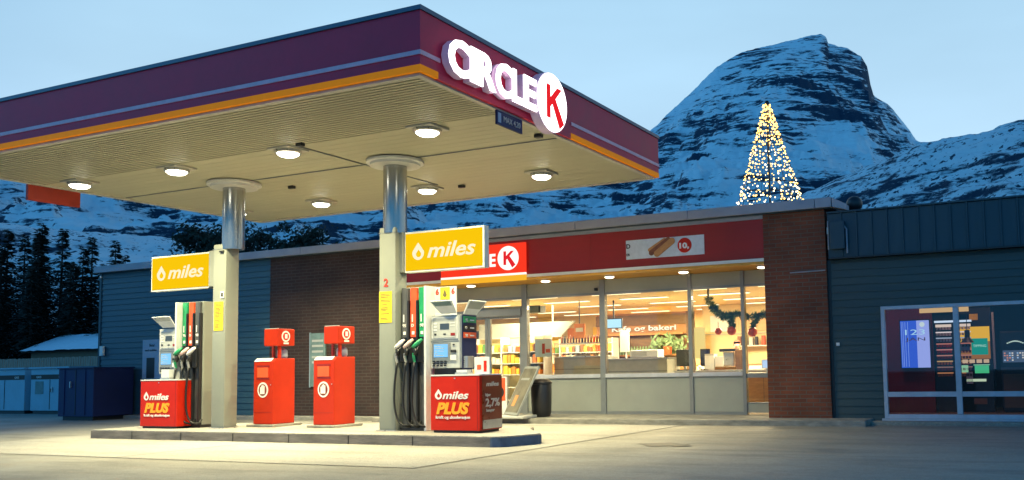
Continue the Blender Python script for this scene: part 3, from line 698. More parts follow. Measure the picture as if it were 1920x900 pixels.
p1 = pump('fuel pump on the left end of the island, display left of the hoses', -1, -14.42, -13.93, -15.08, -14.14, -15.0, -14.47, ['green', 'redstrip', 'darkgrey'], False)
# dark right side of the right pump's display, with grade plates
S = box('side_panel', 'navy', p2, -8.339, -8.327, 11.86, 12.24, 1.10, 1.94)
for z0, z1, m_, tx in ((1.82, 1.92, 'green', '95'), (1.70, 1.78, 'dark', 'D'), (1.58, 1.67, 'redstrip', '98')):
    a = box('grade_plate', m_, p2, -8.326, -8.320, 11.88, 12.22, z0, z1); text('grade_number', tx, 'txt_white', a, -8.317, 11.93, z0+.02, .045, face='+x'); 
    box('grade_line', 'txt_white', a, -8.319, -8.316, 12.05, 12.16, z0+.03, z0+.05)
box('paper_holder', 'silver', p2, -8.326, -8.25, 11.88, 12.05, 1.12, 1.30, bev=.01)
g = MB(); g.prism([(-8.31, 11.87, 1.95), (-8.31, 12.22, 1.95), (-8.15, 12.27, 2.15), (-8.15, 11.80, 2.15)], (-.012, 0, .008)); g.build('visor', 'white', p2)
g = MB(); g.prism([(-8.306, 11.89, 1.965), (-8.306, 12.20, 1.965), (-8.157, 12.24, 2.135), (-8.157, 11.83, 2.135)], (.002, 0, -.001)); g.build('visor_print', 'panel_grey', p2)
H = box('header_panel', 'white', p2, -8.90, -8.50, 11.93, 11.96, 1.95, 2.40)
box('warning_plate', 'yellow_print', p2, -8.79, -8.61, 11.922, 11.929, 2.15, 2.39)
g = MB(); disc(g, (-8.70, 11.917, 2.27), .035, 'y', (0, .004, 0), 16); g.prism([(-8.735, 11.916, 2.27), (-8.665, 11.916, 2.27), (-8.70, 11.916, 2.36)], (0, .004, 0)); g.box(-8.76, -8.64, 11.917, 11.921, 2.175, 2.20); g.build('warning_symbol', 'print_dark', p2)
text('pump_number', '6', 'txt_red', p2, -8.88, 11.928, 2.28, .09, bold=.05); text('pump_number', '6', 'txt_red', p2, -8.58, 11.928, 2.28, .09, bold=.05)
B = thing('leaflet_stand', 'small white card with red print standing on top of the right pump cupboard', 'card', (-7.9, 11.9, 1.022))
box('card', 'white', B, -8.07, -7.80, 11.80, 11.84, 1.023, 1.28); box('printed_bottle', 'red', B, -7.90, -7.85, 11.795, 11.799, 1.06, 1.22); box('printed_spot', 'redstrip', B, -8.02, -7.95, 11.795, 11.799, 1.09, 1.16)
B = thing('leaflet_box', 'flat tray of white leaflets on the right pump cupboard beside the display', 'leaflets', (-8.2, 11.8, 1.022))
box('tray', 'silver', B, -8.33, -8.10, 11.66, 11.80, 1.023, 1.05); box('paper', 'white', B, -8.31, -8.12, 11.67, 11.79, 1.051, 1.09)
B = thing('leaflet_box', 'white leaflet box on the cupboard of the left pump', 'leaflets', (-14.95, 11.7, 1.022))
box('tray', 'silver', B, -14.74, -14.50, 11.62, 11.76, 1.023, 1.05); box('paper', 'white', B, -14.72, -14.52, 11.63, 11.75, 1.051, 1.20)

# ---------------------------------------------------------------- red service bins
def bin_(x, lab):
    b_ = thing('service_bin', lab, 'bin', (x+.23, 12.46, .152), 'red windscreen service bins on the island')
    box('base', 'kerb', b_, x-.08, x+.55, 12.12, 12.82, .152, .195, bev=.012)
    g = MB(); pr = [(x, 12.20, .196), (x, 12.20, 1.30), (x, 12.27, 1.355), (x, 12.72, 1.355), (x, 12.72, .196)]
    g.prism(pr, (.46, 0, 0)); bd = g.build('body', 'redbin', b_); bv = bd.modifiers.new('b', 'BEVEL'); bv.width = .012; bv.segments = 2
    g = MB(); g.prism([(x+.012, 12.198, 1.302), (x+.012, 12.266, 1.357), (x+.012, 12.263, 1.362), (x+.012, 12.192, 1.306)], (.40, 0, 0)); g.build('edge_highlight', 'white', b_)  # white strip paints the highlight along the sloped front edge
    box('flap_slot', 'darkred', b_, x+.08, x+.38, 12.194, 12.199, 1.20, 1.235); box('flap', 'redstrip', b_, x+.10, x+.36, 12.185, 12.199, 1.02, 1.195, bev=.004); box('flap_slot', 'darkred', b_, x+.08, x+.38, 12.194, 12.199, .985, 1.015)
    # round emblem: ring and hand-shaped mark
    g = MB(); disc(g, (x+.23, 12.192, .80), .125, 'y', (0, .007, 0), 32, .135); em = g.build('emblem', 'txt_white', b_)
    g = MB(); disc(g, (x+.23, 12.188, .80), .095, 'y', (0, .003, 0), 32, .105); g.build('emblem_field', 'brown_side', em)
    g = MB()
    for i, hgt in enumerate((.05, .08, .09, .07)): g.box(x+.175+i*.028, x+.197+i*.028, 12.183, 12.187, .78, .80+hgt)
    g.box(x+.175, x+.281, 12.183, 12.187, .73, .78); g.build('emblem_mark', 'txt_white', em)
    box('door_seam', 'darkred', b_, x+.02, x+.44, 12.1965, 12.1995, .40, .406); box('lock', 'silver', b_, x+.40, x+.42, 12.193, 12.1995, .88, .90)
    # posts and the head
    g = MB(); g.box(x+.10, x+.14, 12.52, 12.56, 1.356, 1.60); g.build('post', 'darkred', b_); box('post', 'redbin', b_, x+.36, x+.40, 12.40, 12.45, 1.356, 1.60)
    h_ = MB(); h_.box(x+.13, x+.45, 12.30, 12.72, 1.58, 1.885, bev=.02); hd = h_.build('head', 'redbin', b_)
    box('head_edge', 'white', b_, x+.15, x+.43, 12.30, 12.36, 1.886, 1.893)
    g = MB(); disc(g, (x+.452, 12.50, 1.75), .10, 'x', (.004, 0, 0), 28, .10); e2 = g.build('emblem', 'txt_white', hd)
    g = MB(); disc(g, (x+.457, 12.50, 1.75), .07, 'x', (.003, 0, 0), 28, .07); g.build('emblem_field', 'red', e2)
    g = MB(); g.box(x+.461, x+.464, 12.47, 12.53, 1.71, 1.79); g.box(x+.461, x+.464, 12.44, 12.56, 1.61, 1.64); g.build('emblem_mark', 'txt_white', e2)
    g = MB(); g.lathe([(.0851, 1.357), (.095, 1.40), (.09, 1.50), (.04, 1.54)], x+.25, 12.62, 20); g.build('water_bucket', 'poster_blue' , b_, smooth=True)
bin_(-13.06, 'orange-red service bin with round emblem, left one beside the left column')
bin_(-11.66, 'orange-red service bin with round emblem, right one in front of the brick wall')

# ---------------------------------------------------------------- shop building
shop = thing('shop_building', 'long low brick and blue-sided station shop with lit windows and red sign band', 'building', (-13.5, 17.0, 0))
YB = 16.55; YW = 17.50
def siding(name, m, par, x0, x1, z0, z1, yf, p=.145, d=.018):
    g = MB(); z = z0
    while z < z1-.001:
        z2 = min(z+p, z1); g.quad((x0, yf-d, z), (x1, yf-d, z), (x1, yf, z2), (x0, yf, z2)); g.quad((x0, yf, z), (x1, yf, z), (x1, yf-d, z), (x0, yf-d, z)); z = z2
    g.box(x0, x1, yf+.001, yf+.15, z0, z1); return g.build(name, m, par)
siding('siding_wall', 'siding', shop, -23.3, -17.2, .09, 3.86, YB)
box('corner_board', 'corr', shop, -23.38, -23.30, YB-.03, YB+.10, .09, 3.86)
box('end_wall', 'siding', shop, -23.36, -23.22, YB+.152, 27.8, .02, 3.86)
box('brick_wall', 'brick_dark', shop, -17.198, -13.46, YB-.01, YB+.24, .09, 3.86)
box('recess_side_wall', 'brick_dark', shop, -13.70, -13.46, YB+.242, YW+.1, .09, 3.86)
box('brick_pier', 'brick', shop, -4.87, -3.715, YB-.01, YW+.35, .09, 3.88)
box('back_wall', 'siding', shop, -23.2, -3.6, 27.6, 27.8, .02, 3.86)
box('roof', 'roof', shop, -23.5, -3.55, 16.75, 27.85, 3.862, 3.93)
# flashing with seams
g = MB(); x = -23.45
while x < -3.6:
    x2 = min(x+2.45, -3.55); g.box(x, x2-.008, YB-.16, YB+.22, 3.87, 4.045, bev=.006); x = x2
g.build('roof_flashing', 'flash', shop)
box('flashing_underside', 'corr', shop, -23.4, -3.58, YB-.10, YB+.2, 3.855, 3.868)
g = MB(); g.prism([(-3.545, YB-.15, 3.87), (-3.545, YB-.15, 4.04), (-3.30, YB-.15, 3.90), (-3.30, YB-.15, 3.80)], (0, .3, 0)); g.build('flashing_end', 'flash', shop)
# red sign band
box('sign_band', 'shop_red', shop, -13.46, -4.872, YB, YB+.12, 3.045, 3.78)
box('upper_trim', 'flash', shop, -13.46, -4.872, YB-.02, YB+.1, 3.782, 3.853)
g = MB()
for x in (-10.9, -8.49, -6.6): g.box(x, x+.012, YB-.004, YB+.0, 3.05, 3.78)
g.build('band_joint', 'darkred', shop)
box('lower_trim', 'white', shop, -13.46, -4.872, YB-.03, YB+.12, 2.985, 3.043)
box('ochre_soffit', 'soffit_orange', shop, -13.458, -4.874, YB-.02, YW+.04, 2.935, 2.983)
# soffit downlights
pr = None
for i, (x, lb) in enumerate(((-9.72, 'leftmost, near the small red letter sign'), (-8.22, 'second from left'), (-6.60, 'third, under the hot dog poster'), (-5.0, 'rightmost, beside the brick pier'), (-11.6, 'hidden side behind the lit yellow sign'))):
    if pr is None:
        pr = thing('downlight', 'small warm downlight over the shop windows, ' + lb, 'lamp', (x, 16.85, 2.934), 'downlights over the shop windows')
        smooth_by_angle(MB().lathe([(.115, 2.934), (.115, 2.915), (.10, 2.91)], x, 16.85, 24).build('rim', 'silver', pr)); smooth_by_angle(MB().lathe([(.098, 2.912), (.09, 2.895), (.05, 2.885)], x, 16.85, 20).build('lens', 'lens_small', pr))
        area('lamp_light', pr, (x, 16.85, 2.87), .16, 4.5, (1, .80, .50), spread=150); px_ = x
    else: dup(pr, (x-px_, 0, 0), 'small warm downlight over the shop windows, ' + lb)

# lit sign on the band
s = thing('illuminated_sign', 'lit red shop sign with white letters and a round letter disc, behind the yellow sign', 'sign', (-11.05, YB, 2.94))
box('lit_panel', 'lit_red', s, -12.13, -9.98, YB-.07, YB-.032, 3.09, 3.72)
box('lit_trim', 'lit_white', s, -12.13, -9.98, YB-.075, YB-.032, 3.045, 3.088)
box('lit_band', 'lit_yellow_band', s, -12.13, -9.98, YB-.07, YB-.032, 2.925, 3.043)
xx = -11.86
for ch, wd in zip('CIRCLE', (.20, .05, .18, .20, .15, .15)):
    text('letter', ch, 'lit_white', s, xx, YB-.076, 3.26, .27, width=wd, bold=.04); xx += wd+.043
disc(MB(), (-10.40, YB-.090, 3.41), .255, 'y', (0, .018, 0), 40).build('disc', 'lit_white', s)
g = MB()
for i, P in enumerate(kpoly(-10.40, 3.41, .25)): g.prism([(a, YB-.098-.0012*i, b) for a, b in P], (0, .004, 0))
g.build('disc_letter', 'letter_red', s)
# hot dog banner
s = thing('banner', 'white banner with a hot dog and red price disc 10 on the red band', 'banner', (-6.86, YB, 3.2))
M['banner'] = mat('banner_white', (.62, .66, .72), .6)
box('sheet', 'banner', s, -7.69, -6.04, YB-.012, YB-.002, 3.20, 3.58)
text('lettering', 'D', 'txt_dark', s, -7.68, YB-.014, 3.42, .09, bold=.04); text('lettering', 'ER', 'txt_dark', s, -7.68, YB-.014, 3.27, .05, bold=.03)
def caps(x0, z0, x1, z1, r, y, m, nm, par, d=.006):
    a = math.atan2(z1-z0, x1-x0); pts = []
    for k in range(11): b_ = a+math.pi/2+math.pi*k/10; pts.append((x0+r*math.cos(b_), y, z0+r*math.sin(b_)))
    for k in range(11): b_ = a-math.pi/2+math.pi*k/10; pts.append((x1+r*math.cos(b_), y, z1+r*math.sin(b_)))
    return MB().prism(pts, (0, d, 0)).build(nm, m, par)
M['bun'] = mat('bun_brown', (.50, .23, .08), .6, var=.2, vs=12); M['sausage'] = mat('sausage_brown', (.22, .07, .03), .5, var=.3, vs=15)
caps(-7.14, 3.30, -6.78, 3.53, .055, YB-.020, 'sausage', 'sausage', s); caps(-7.18, 3.36, -6.86, 3.54, .035, YB-.016, 'bun', 'bun_back', s, .003)
caps(-7.02, 3.275, -6.70, 3.50, .065, YB-.028, 'bun', 'bun_front', s)
disc(MB(), (-6.44, YB-.020, 3.40), .145, 'y', (0, .007, 0), 32).build('price_disc', 'red', s)
text('lettering', '10,', 'txt_white', s, -6.545, YB-.024, 3.345, .105, width=.20, bold=.06)

# window wall
posts = [(-12.60, .10), (-10.68, .13), (-8.76, .12), (-6.76, .08), (-5.64, .07), (-4.93, .055)]
for x, wd in posts: box('window_post', 'frame', shop, x, x+wd, YW-.06, YW+.07, .10, 2.933)
edges = [(-13.46, -12.60)] + [(posts[i][0]+posts[i][1], posts[i+1][0]) for i in range(5)]
g = MB()
for i, (a, b_) in enumerate(edges):
    box('upper_panel', 'panel_grey', shop, a+.001, b_-.001, YW-.03, YW+.03, 2.66, 2.93)
    box('window_rail', 'frame', shop, a+.001, b_-.001, YW-.045, YW+.05, 2.61, 2.658)
    if i in (2, 3, 4):
        box('lower_panel', 'panel_grey', shop, a+.001, b_-.001, YW-.03, YW+.03, .16, .86)
        box('window_sill', 'winframe', shop, a+.001, b_-.001, YW-.07, YW+.05, .862, .94)
        box('bottom_rail', 'frame', shop, a+.001, b_-.001, YW-.045, YW+.05, .10, .158)
        box('window_pane', 'glass', shop, a+.001, b_-.001, YW, YW+.012, .942, 2.608)
    elif i == 0:
        box('lower_panel', 'panel_grey', shop, a+.001, b_-.001, YW-.03, YW+.03, .10, .94); box('window_pane', 'glass', shop, a+.001, b_-.001, YW, YW+.012, .942, 2.608)
    elif i == 5:
        box('lower_panel', 'panel_grey', shop, a+.001, b_-.001, YW-.03, YW+.03, .14, .32); box('window_pane', 'glass', shop, a+.001, b_-.001, YW, YW+.012, .342, 2.608)
        box('window_rail', 'frame', shop, a+.001, b_-.001, YW-.04, YW+.04, .322, .34); box('window_rail', 'frame', shop, a+.001, b_-.001, YW-.035, YW+.04, .82, .90)
    else:   # glazed sliding entrance
        box('door_header', 'frame', shop, a+.001, b_-.001, YW-.10, YW+.06, 2.25, 2.40)
        box('transom_pane', 'glass', shop, a+.001, b_-.001, YW, YW+.012, 2.402, 2.608)
        m_ = (a+b_)/2
        for q, (u, v) in enumerate(((a+.005, m_-.005), (m_+.005, b_-.005))):
            d_ = box('door', 'glass', shop, u+.07, v-.07, YW-.01, YW+.004, .22, 2.20)
            g2 = MB(); g2.box(u, u+.068, YW-.03, YW+.03, .11, 2.245); g2.box(v-.068, v, YW-.03, YW+.03, .11, 2.245); g2.box(u+.069, v-.069, YW-.03, YW+.03, .11, .218); g2.box(u+.069, v-.069, YW-.03, YW+.03, 2.202, 2.245)
            WL[d_.name] = WL[d_.name]; g2.build('door_frame', 'frame', d_)
box('camera', 'dark', shop, -8.86, -8.80, YW-.10, YW-.032, 2.70, 2.76, bev=.01)
box('corner_box', 'white', shop, -23.24, -23.10, YB-.09, YB-.03, 1.64, 1.90, bev=.01)
g = MB(); g.tube([(-4.38, YB-.04, 2.735), (-3.73, YB-.04, 2.745)], .012, 8); g.build('rod', 'flash', shop)
MB().ball((-23.26, YB-.08, 3.76), .035).build('wall_light', 'white', shop)

# posters outside
s = thing('poster', 'pale blue poster with dark phone picture on the blue siding', 'poster', (-21.1, YB-.03, 1.07))
box('sheet', 'poster_blue', s, -21.62, -20.55, YB-.035, YB-.022, 1.00, 2.02)
box('phone_picture', 'txt_dark', s, -21.46, -21.16, YB-.04, YB-.036, 1.02, 1.55, bev=.0015); text('lettering', 'Betal', 'txt_dark', s, -21.36, YB-.037, 1.84, .07); text('lettering', 'med mobilen', 'txt_dark', s, -21.52, YB-.037, 1.72, .06)
s = thing('poster', 'narrow green and grey notice board on the brick wall between the service bins', 'poster', (-15.6, YB-.03, .76))
box('sheet', 'poster_green', s, -15.88, -15.42, YB-.05, YB-.012, .76, 2.0); g = MB()
for z in (1.3, 1.42, 1.55, 1.68, 1.8): g.box(-15.82, -15.48, YB-.054, YB-.051, z, z+.05)
g.build('print_lines', 'ctl', s); box('frame', 'poster_blue', s, -15.90, -15.882, YB-.055, YB-.012, .74, 2.02)

# pavement items
M['poster_dim'] = mat('dim_poster_print', (.13, .12, .09), .6, var=.5, vs=3); M['board_frame'] = mat('grey_board_frame', (.26, .27, .26), .5)
s = thing('sandwich_board', 'grey framed sidewalk poster board leaning back on the pavement before the windows', 'sign', (-9.95, 15.55, .10))
th = R(38); nrm = Vector((-math.sin(th), -math.cos(th), 0)); tan_ = Vector((math.cos(th), -math.sin(th), 0)); bc = Vector((-9.98, 15.85, .17)); lean = -nrm*.46+Vector((0, 0, .92))
def brd(x0, x1, z0, z1, o, d, m_, nm):
    up = lean.normalized(); nn = tan_.cross(up).normalized(); 
    if nn.dot(nrm) < 0: nn = -nn
    pts = [bc + tan_*a + up*b_ + nn*o for a, b_ in ((x0, z0), (x1, z0), (x1, z1), (x0, z1))]
    return MB().prism(pts, nn*d).build(nm, m_, s)
brd(-.38, .38, 0, 1.06, -.02, .035, 'board_frame', 'frame_board'); brd(-.34, .34, .05, 1.01, .016, .004, 'poster_dim', 'poster_sheet')
brd(-.15, .02, .18, .42, .021, .003, 'bun', 'poster_picture'); brd(-.25, .2, .75, .80, .021, .003, 'board_frame', 'poster_line')
g = MB(); g.box(-10.45, -9.55, 15.62, 16.15, .102, .16, bev=.02); g.build('foot', 'ctl', s)
s = thing('litter_bin', 'round black litter bin beside the sidewalk poster board', 'litter bin', (-9.62, 16.45, .10))
smooth_by_angle(MB().lathe([(.17, .10), (.20, .20), (.215, .74), (.205, .76)], -9.62, 16.45, 24).build('body', 'dark', s)); smooth_by_angle(MB().lathe([(.22, .762), (.22, .80), (.15, .86), (.08, .87)], -9.62, 16.45, 24).build('lid', 'dark', s))
s = thing('pavement_sign', 'small red and white price board on the pavement behind the right pump', 'sign', (-10.7, 16.6, .10))
box('board', 'white', s, -11.15, -10.55, 16.60, 16.64, .14, .92); box('red_field', 'redstrip', s, -11.12, -10.58, 16.594, 16.599, .42, .90)
g = MB(); disc(g, (-10.74, 16.586, .60), .13, 'y', (0, .007, 0), 28); g.build('tyre_picture', 'dark', s); g = MB(); disc(g, (-10.74, 16.580, .60), .06, 'y', (0, .005, 0), 20); g.build('rim_picture', 'txt_white', s)
g = MB(); g.box(-11.2, -10.5, 16.55, 16.72, .101, .14); g.build('foot', 'dark', s)

# ---------------------------------------------------------------- shop interior
room = [('floor', 'shopfloor', (-20, -3.72, 17.6, 26.5, .05, .10)), ('ceiling', 'ceil', (-20, -3.72, 17.6, 26.5, 2.72, 2.78)), ('wall_back', 'wall_cream', (-20, -3.72, 26.5, 26.6, .10, 2.72)),
        ('wall_left', 'wall_cream', (-20.1, -20, 17.6, 26.5, .1, 2.72)), ('wall_right', 'wall_cream', (-3.80, -3.721, 17.86, 26.49, .1, 2.719)), ('wall_front', 'wall_cream', (-19.99, -13.72, 17.55, 17.6, .1, 2.719))]
for nm, mm, a in room: tag(MB().box(*a).build(nm, mm), kind='structure')
pr = None; idx = 0
rows = [('nearest the windows', 18.5), ('second row', 20.1), ('third row', 21.9), ('fourth row', 23.7), ('row by the back wall', 25.3)]
cols_ = [('far left', -15.6), ('left', -13.3), ('middle left', -11.0), ('middle', -8.9), ('right', -6.9), ('far right', -5.0)]
for rn, y in rows:
    for cn, x in cols_:
        lb = 'long lit ceiling panel inside shop, %s, %s' % (rn, cn)
        if pr is None:
            pr = thing('ceiling_light', lb, 'lamp', (x, y, 2.70), 'lit ceiling panels inside the shop'); px_, py_ = x, y
            box('light_frame', 'white', pr, x-.62, x+.62, y-.10, y+.10, 2.70, 2.718); box('diffuser', 'panel_light', pr, x-.60, x+.60, y-.08, y+.08, 2.69, 2.699)
        else: dup(pr, (x-px_, y-py_, 0), lb)
for (x, y, e_) in ((-15.5, 21.5, 70), (-12, 20.5, 60), (-8.9, 21.0, 70), (-6.2, 20.5, 60), (-10.5, 24.5, 50)):
    area('ceiling_glow', None, (x, y, 2.66), 1.6, e_*6.5, (1, .78, .45))
# cafe wall
s = thing('cafe_sign_wall', 'brown wood panel wall with white cafe and bakery lettering at the back of the shop', 'wall', (-10.2, 23.5, .1))
box('panel', 'wood', s, -11.9, -9.15, 23.5, 23.6, .1, 2.55); box('header', 'wood_dark', s, -11.9, -9.15, 23.44, 23.499, 2.22, 2.50)
text('lettering', 'Kafe og bakeri', 'txt_glow', s, -11.38, 23.42, 2.06, .15, width=1.95, bold=.03)
box('shelf_board', 'wood', s, -11.9, -9.15, 23.2, 23.499, 1.93, 1.97); box('dark_niche', 'wood_dark', s, -11.5, -9.2, 23.46, 23.499, 1.2, 1.90)
box('side_trim', 'wood_dark', s, -9.149, -8.95, 23.45, 23.6, .1, 2.55); box('lit_menu', glow('menu_light', (1, .72, .25), 1.0), s, -8.93, -8.62, 23.48, 23.5, 1.25, 2.1)
pr = None; rnd = random.Random(4)
for i in range(26):
    x = -11.45 + i*.088; z = 1.25
    if pr is None:
        pr = thing('jar', 'dark green and amber jars lined up in the niche below the cafe lettering', 'jar', (x, 23.35, 1.40), 'jars below the cafe lettering')
        smooth_by_angle(MB().lathe([(.033, 1.40), (.036, 1.42), (.036, 1.56), (.018, 1.60), (.018, 1.63)], x, 23.35, 10).build('glass_body', 'plant', pr)); box('ledge', 'wood', s, -11.5, -9.2, 23.25, 23.45, 1.36, 1.398); px_ = x
    else: dup(pr, (x-px_, 0, 0))
s = thing('potted_plant', 'bushy green plant beside the cafe panel', 'plant', (-9.5, 23.2, 1.3))
g = MB(); rnd = random.Random(5)
for i in range(150):
    c = Vector((-9.55+rnd.gauss(0, .22), 23.1+rnd.gauss(0, .1), 1.72+rnd.gauss(0, .09))); a = rnd.random()*6.28; l = .05+rnd.random()*.05
    u = Vector((math.cos(a), rnd.uniform(-.5, .5), math.sin(a)))*l; v = Vector((-math.sin(a), rnd.uniform(-.5, .5), math.cos(a)))*l*.4
    g.quad(c-u, c+v, c+u, c-v)
g.build('foliage', 'plant', s); smooth_by_angle(MB().lathe([(.09, 1.40), (.12, 1.60)], -9.55, 23.1, 14).build('pot', 'redstrip', s))
# white wall panels (menu boards)
s = thing('menu_board', 'blank white menu board on the cream wall right of the cafe panel', 'board', (-8.1, 24, 1.9)); box('board', 'white', s, -8.65, -7.95, 24.0, 24.03, 1.98, 2.42); box('rail', 'ctl', s, -9.0, -5.5, 24.0, 24.02, 1.90, 1.92)
s = thing('partition', 'cream partition wall behind the tills', 'wall', (-7, 24.1, .1)); box('panel', 'wall_cream', s, -8.9, -3.82, 24.06, 24.16, .1, 2.71)
s = thing('menu_board', 'faded beige picture board right of the white menu board', 'board', (-7.3, 24, 1.9)); box('board', 'peach', s, -7.85, -6.9, 24.0, 24.03, 1.98, 2.42)
# counters
def cupboard(name, lab, cat, x0, x1, y0, y1, z1, glass=False):
    s = thing(name, lab, cat, ((x0+x1)/2, (y0+y1)/2, .1))
    box('body', 'counter', s, x0, x1, y0, y1, .12, z1-.03); box('worktop', 'silver', s, x0-.02, x1+.02, y0-.03, y1, z1-.028, z1)
    box('plinth', 'dark', s, x0+.03, x1-.03, y0+.04, y1, .101, .119); box('front_joint', 'dark', s, x0, x1, y0-.004, y0-.001, z1-.32, z1-.31)
    if glass:
        box('glass_front', 'glass', s, x0, x1, y0+.02, y0+.03, z1+.001, z1+.30); box('glass_top', 'silver', s, x0, x1, y0+.02, y1-.1, z1+.301, z1+.325)
    return s
cupboard('display_counter', 'grey food display counter with glass top, left of the middle window post', 'counter', -11.32, -9.95, 20.0, 20.8, 1.36, True)
cupboard('service_counter', 'grey service counter in the middle window below the cafe lettering', 'counter', -9.85, -8.30, 20.0, 20.8, 1.28)
cupboard('till_counter', 'low counter under the two tills right of the service counter', 'counter', -8.22, -5.2, 20.3, 21.0, .96)
s = thing('service_box', 'white food warmer standing on the grey service counter', 'food warmer', (-9.2, 20.4, 1.28)); box('case', 'white', s, -9.35, -8.62, 20.2, 20.6, 1.285, 1.47, bev=.02); box('window', 'ctl', s, -9.30, -8.90, 20.19, 20.199, 1.33, 1.43)
rnd = random.Random(9); bt = []
for i in range(16):
    x = -11.26 + i*.082; hh_ = .16+.05*rnd.random()
    b_ = MB().lathe([(.028, 1.69), (.03, 1.70), (.03, 1.69+hh_*.65), (.012, 1.69+hh_*.85), (.012, 1.69+hh_)], x, 20.3, 10).build('bottle', ['sausage', 'dark', 'wood_dark', 'redstrip'][i % 4 if i > 9 else i % 3], smooth=True)
    tag(b_, 'small dark and amber bottles standing in a row on the glass display counter', 'bottle', 'bottles on the display counter')
for i in range(9):
    x = -11.2+i*.14; b_ = MB().ball((x, 20.25, 1.41), .05, 10, (1, 1, .6)).build('bun', 'bun', smooth=True); tag(b_, 'baked buns lying behind the glass of the display counter', 'bun', 'buns in the display counter')
s = thing('info_screen', 'small pale blue info screen hanging from the ceiling left of the cafe lettering', 'screen', (-10.0, 20.6, 1.9))
box('case', 'dark', s, -10.15, -9.68, 20.5, 20.55, 2.02, 2.27); box('screen', glow('pale_blue_screen', (.55, .85, 1), 1.2), s, -10.13, -9.70, 20.493, 20.499, 2.04, 2.25); box('hanger', 'dark', s, -9.93, -9.90, 20.51, 20.54, 2.27, 2.72)
s = thing('yellow_poster', 'tall yellow poster column under the hanging info screen', 'poster', (-9.9, 20.9, 1.3)); box('sheet', 'g_white', s, -9.98, -9.74, 21.0, 21.03, 1.45, 2.0); box('post', 'ctl', s, -9.86, -9.82, 21.03, 21.06, .1, 2.0)
def till(x0, x1, lab, m_='dark'):
    s = thing('till_screen', lab, 'till', ((x0+x1)/2, 20.5, .96))
    box('case', 'dark', s, x0, x1, 20.50, 20.55, 1.06, 1.46, bev=.01); box('display', m_, s, x0+.02, x1-.02, 20.49, 20.499, 1.09, 1.43); box('stand', 'ctl', s, (x0+x1)/2-.03, (x0+x1)/2+.03, 20.52, 20.58, .98, 1.06); box('foot', 'dark', s, x0+.03, x1-.03, 20.45, 20.65, .961, .985)
till(-8.27, -7.86, 'dark till screen left of the window post, right end of the service counter'); till(-7.66, -7.42, 'narrow till screen with blue display just right of the window post', M['navy'])
s = thing('coffee_machine', 'dark coffee machine with cup tray behind the right window', 'coffee machine', (-6.55, 20.5, .96))
box('body', 'wood_dark', s, -6.35, -6.15, 20.4, 20.8, .965, 1.42, bev=.015); box('head', 'dark', s, -6.75, -6.35, 20.45, 20.75, 1.38, 1.45, bev=.01); box('tray', 'wood_dark', s, -6.85, -6.36, 20.4, 20.8, .965, 1.04, bev=.01); box('boiler', 'silver', s, -6.68, -6.42, 20.5, 20.7, 1.05, 1.37, bev=.02)
s = thing('carton', 'white carton pair on the till counter left of the coffee machine', 'carton', (-7.05, 20.5, .96)); box('carton_body', 'white', s, -7.33, -7.10, 20.45, 20.7, .962, 1.30, bev=.005); box('carton_body', 'white', s, -7.08, -6.88, 20.45, 20.7, .962, 1.28, bev=.005); box('carton_lid', 'ctl', s, -7.33, -7.10, 20.45, 20.7, 1.301, 1.34)
s = thing('price_screen', 'small pale screen on the sill by the brick pier', 'screen', (-5.45, 19.5, .9)); box('case', 'white', s, -5.72, -5.48, 19.0, 19.04, .98, 1.18, bev=.006); box('screen', glow('sill_screen', (.6, .75, 1), 1.0), s, -5.70, -5.50, 18.993, 18.999, 1.0, 1.16); box('stand', 'ctl', s, -5.63, -5.57, 19.02, 19.05, .90, .98)
s = thing('wooden_cabinet', 'orange wooden cabinet behind the narrow glass by the brick pier', 'cabinet', (-5.5, 19.2, .1)); box('body', 'wood', s, -6.3, -5.0, 18.9, 19.5, .12, .86); box('top', 'ctl', s, -6.32, -4.98, 18.88, 19.5, .862, .90); box('door_joint', 'wood_dark', s, -5.66, -5.65, 18.895, 18.899, .14, .84); box('plinth', 'dark', s, -6.28, -5.02, 18.94, 19.5, .101, .119)
# hanging wall units behind the entrance
s = thing('air_curtain', 'long grey air curtain heater hanging above the shop entrance', 'heater', (-11.6, 18.1, 2.4)); box('case', 'counter', s, -12.4, -10.55, 17.95, 18.2, 2.33, 2.50, bev=.02); box('end_cap', 'dark', s, -10.549, -10.50, 17.96, 18.19, 2.34, 2.49); g = MB()
for x in (-12.1, -11.0): g.box(x, x+.02, 18.05, 18.07, 2.50, 2.72)
g.build('hanger', 'ctl', s)
s = thing('ceiling_bulkhead', 'pale grey slanted bulkhead panel hanging over the left window', 'panel', (-11.9, 20.6, 1.9)); g = MB(); g.prism([(-13.8, 20.4, 1.88), (-11.35, 20.4, 1.88), (-10.95, 20.4, 2.25), (-13.8, 20.4, 2.25)], (0, .06, 0)); g.build('panel', 'panel_grey', s); box('edge', 'ctl', s, -13.8, -11.33, 20.38, 20.399, 1.86, 1.885); g = MB(); g.box(-13.5, -13.48, 20.42, 20.44, 2.25, 2.72); g.box(-11.6, -11.58, 20.42, 20.44, 2.25, 2.72); g.build('hanger', 'ctl', s)
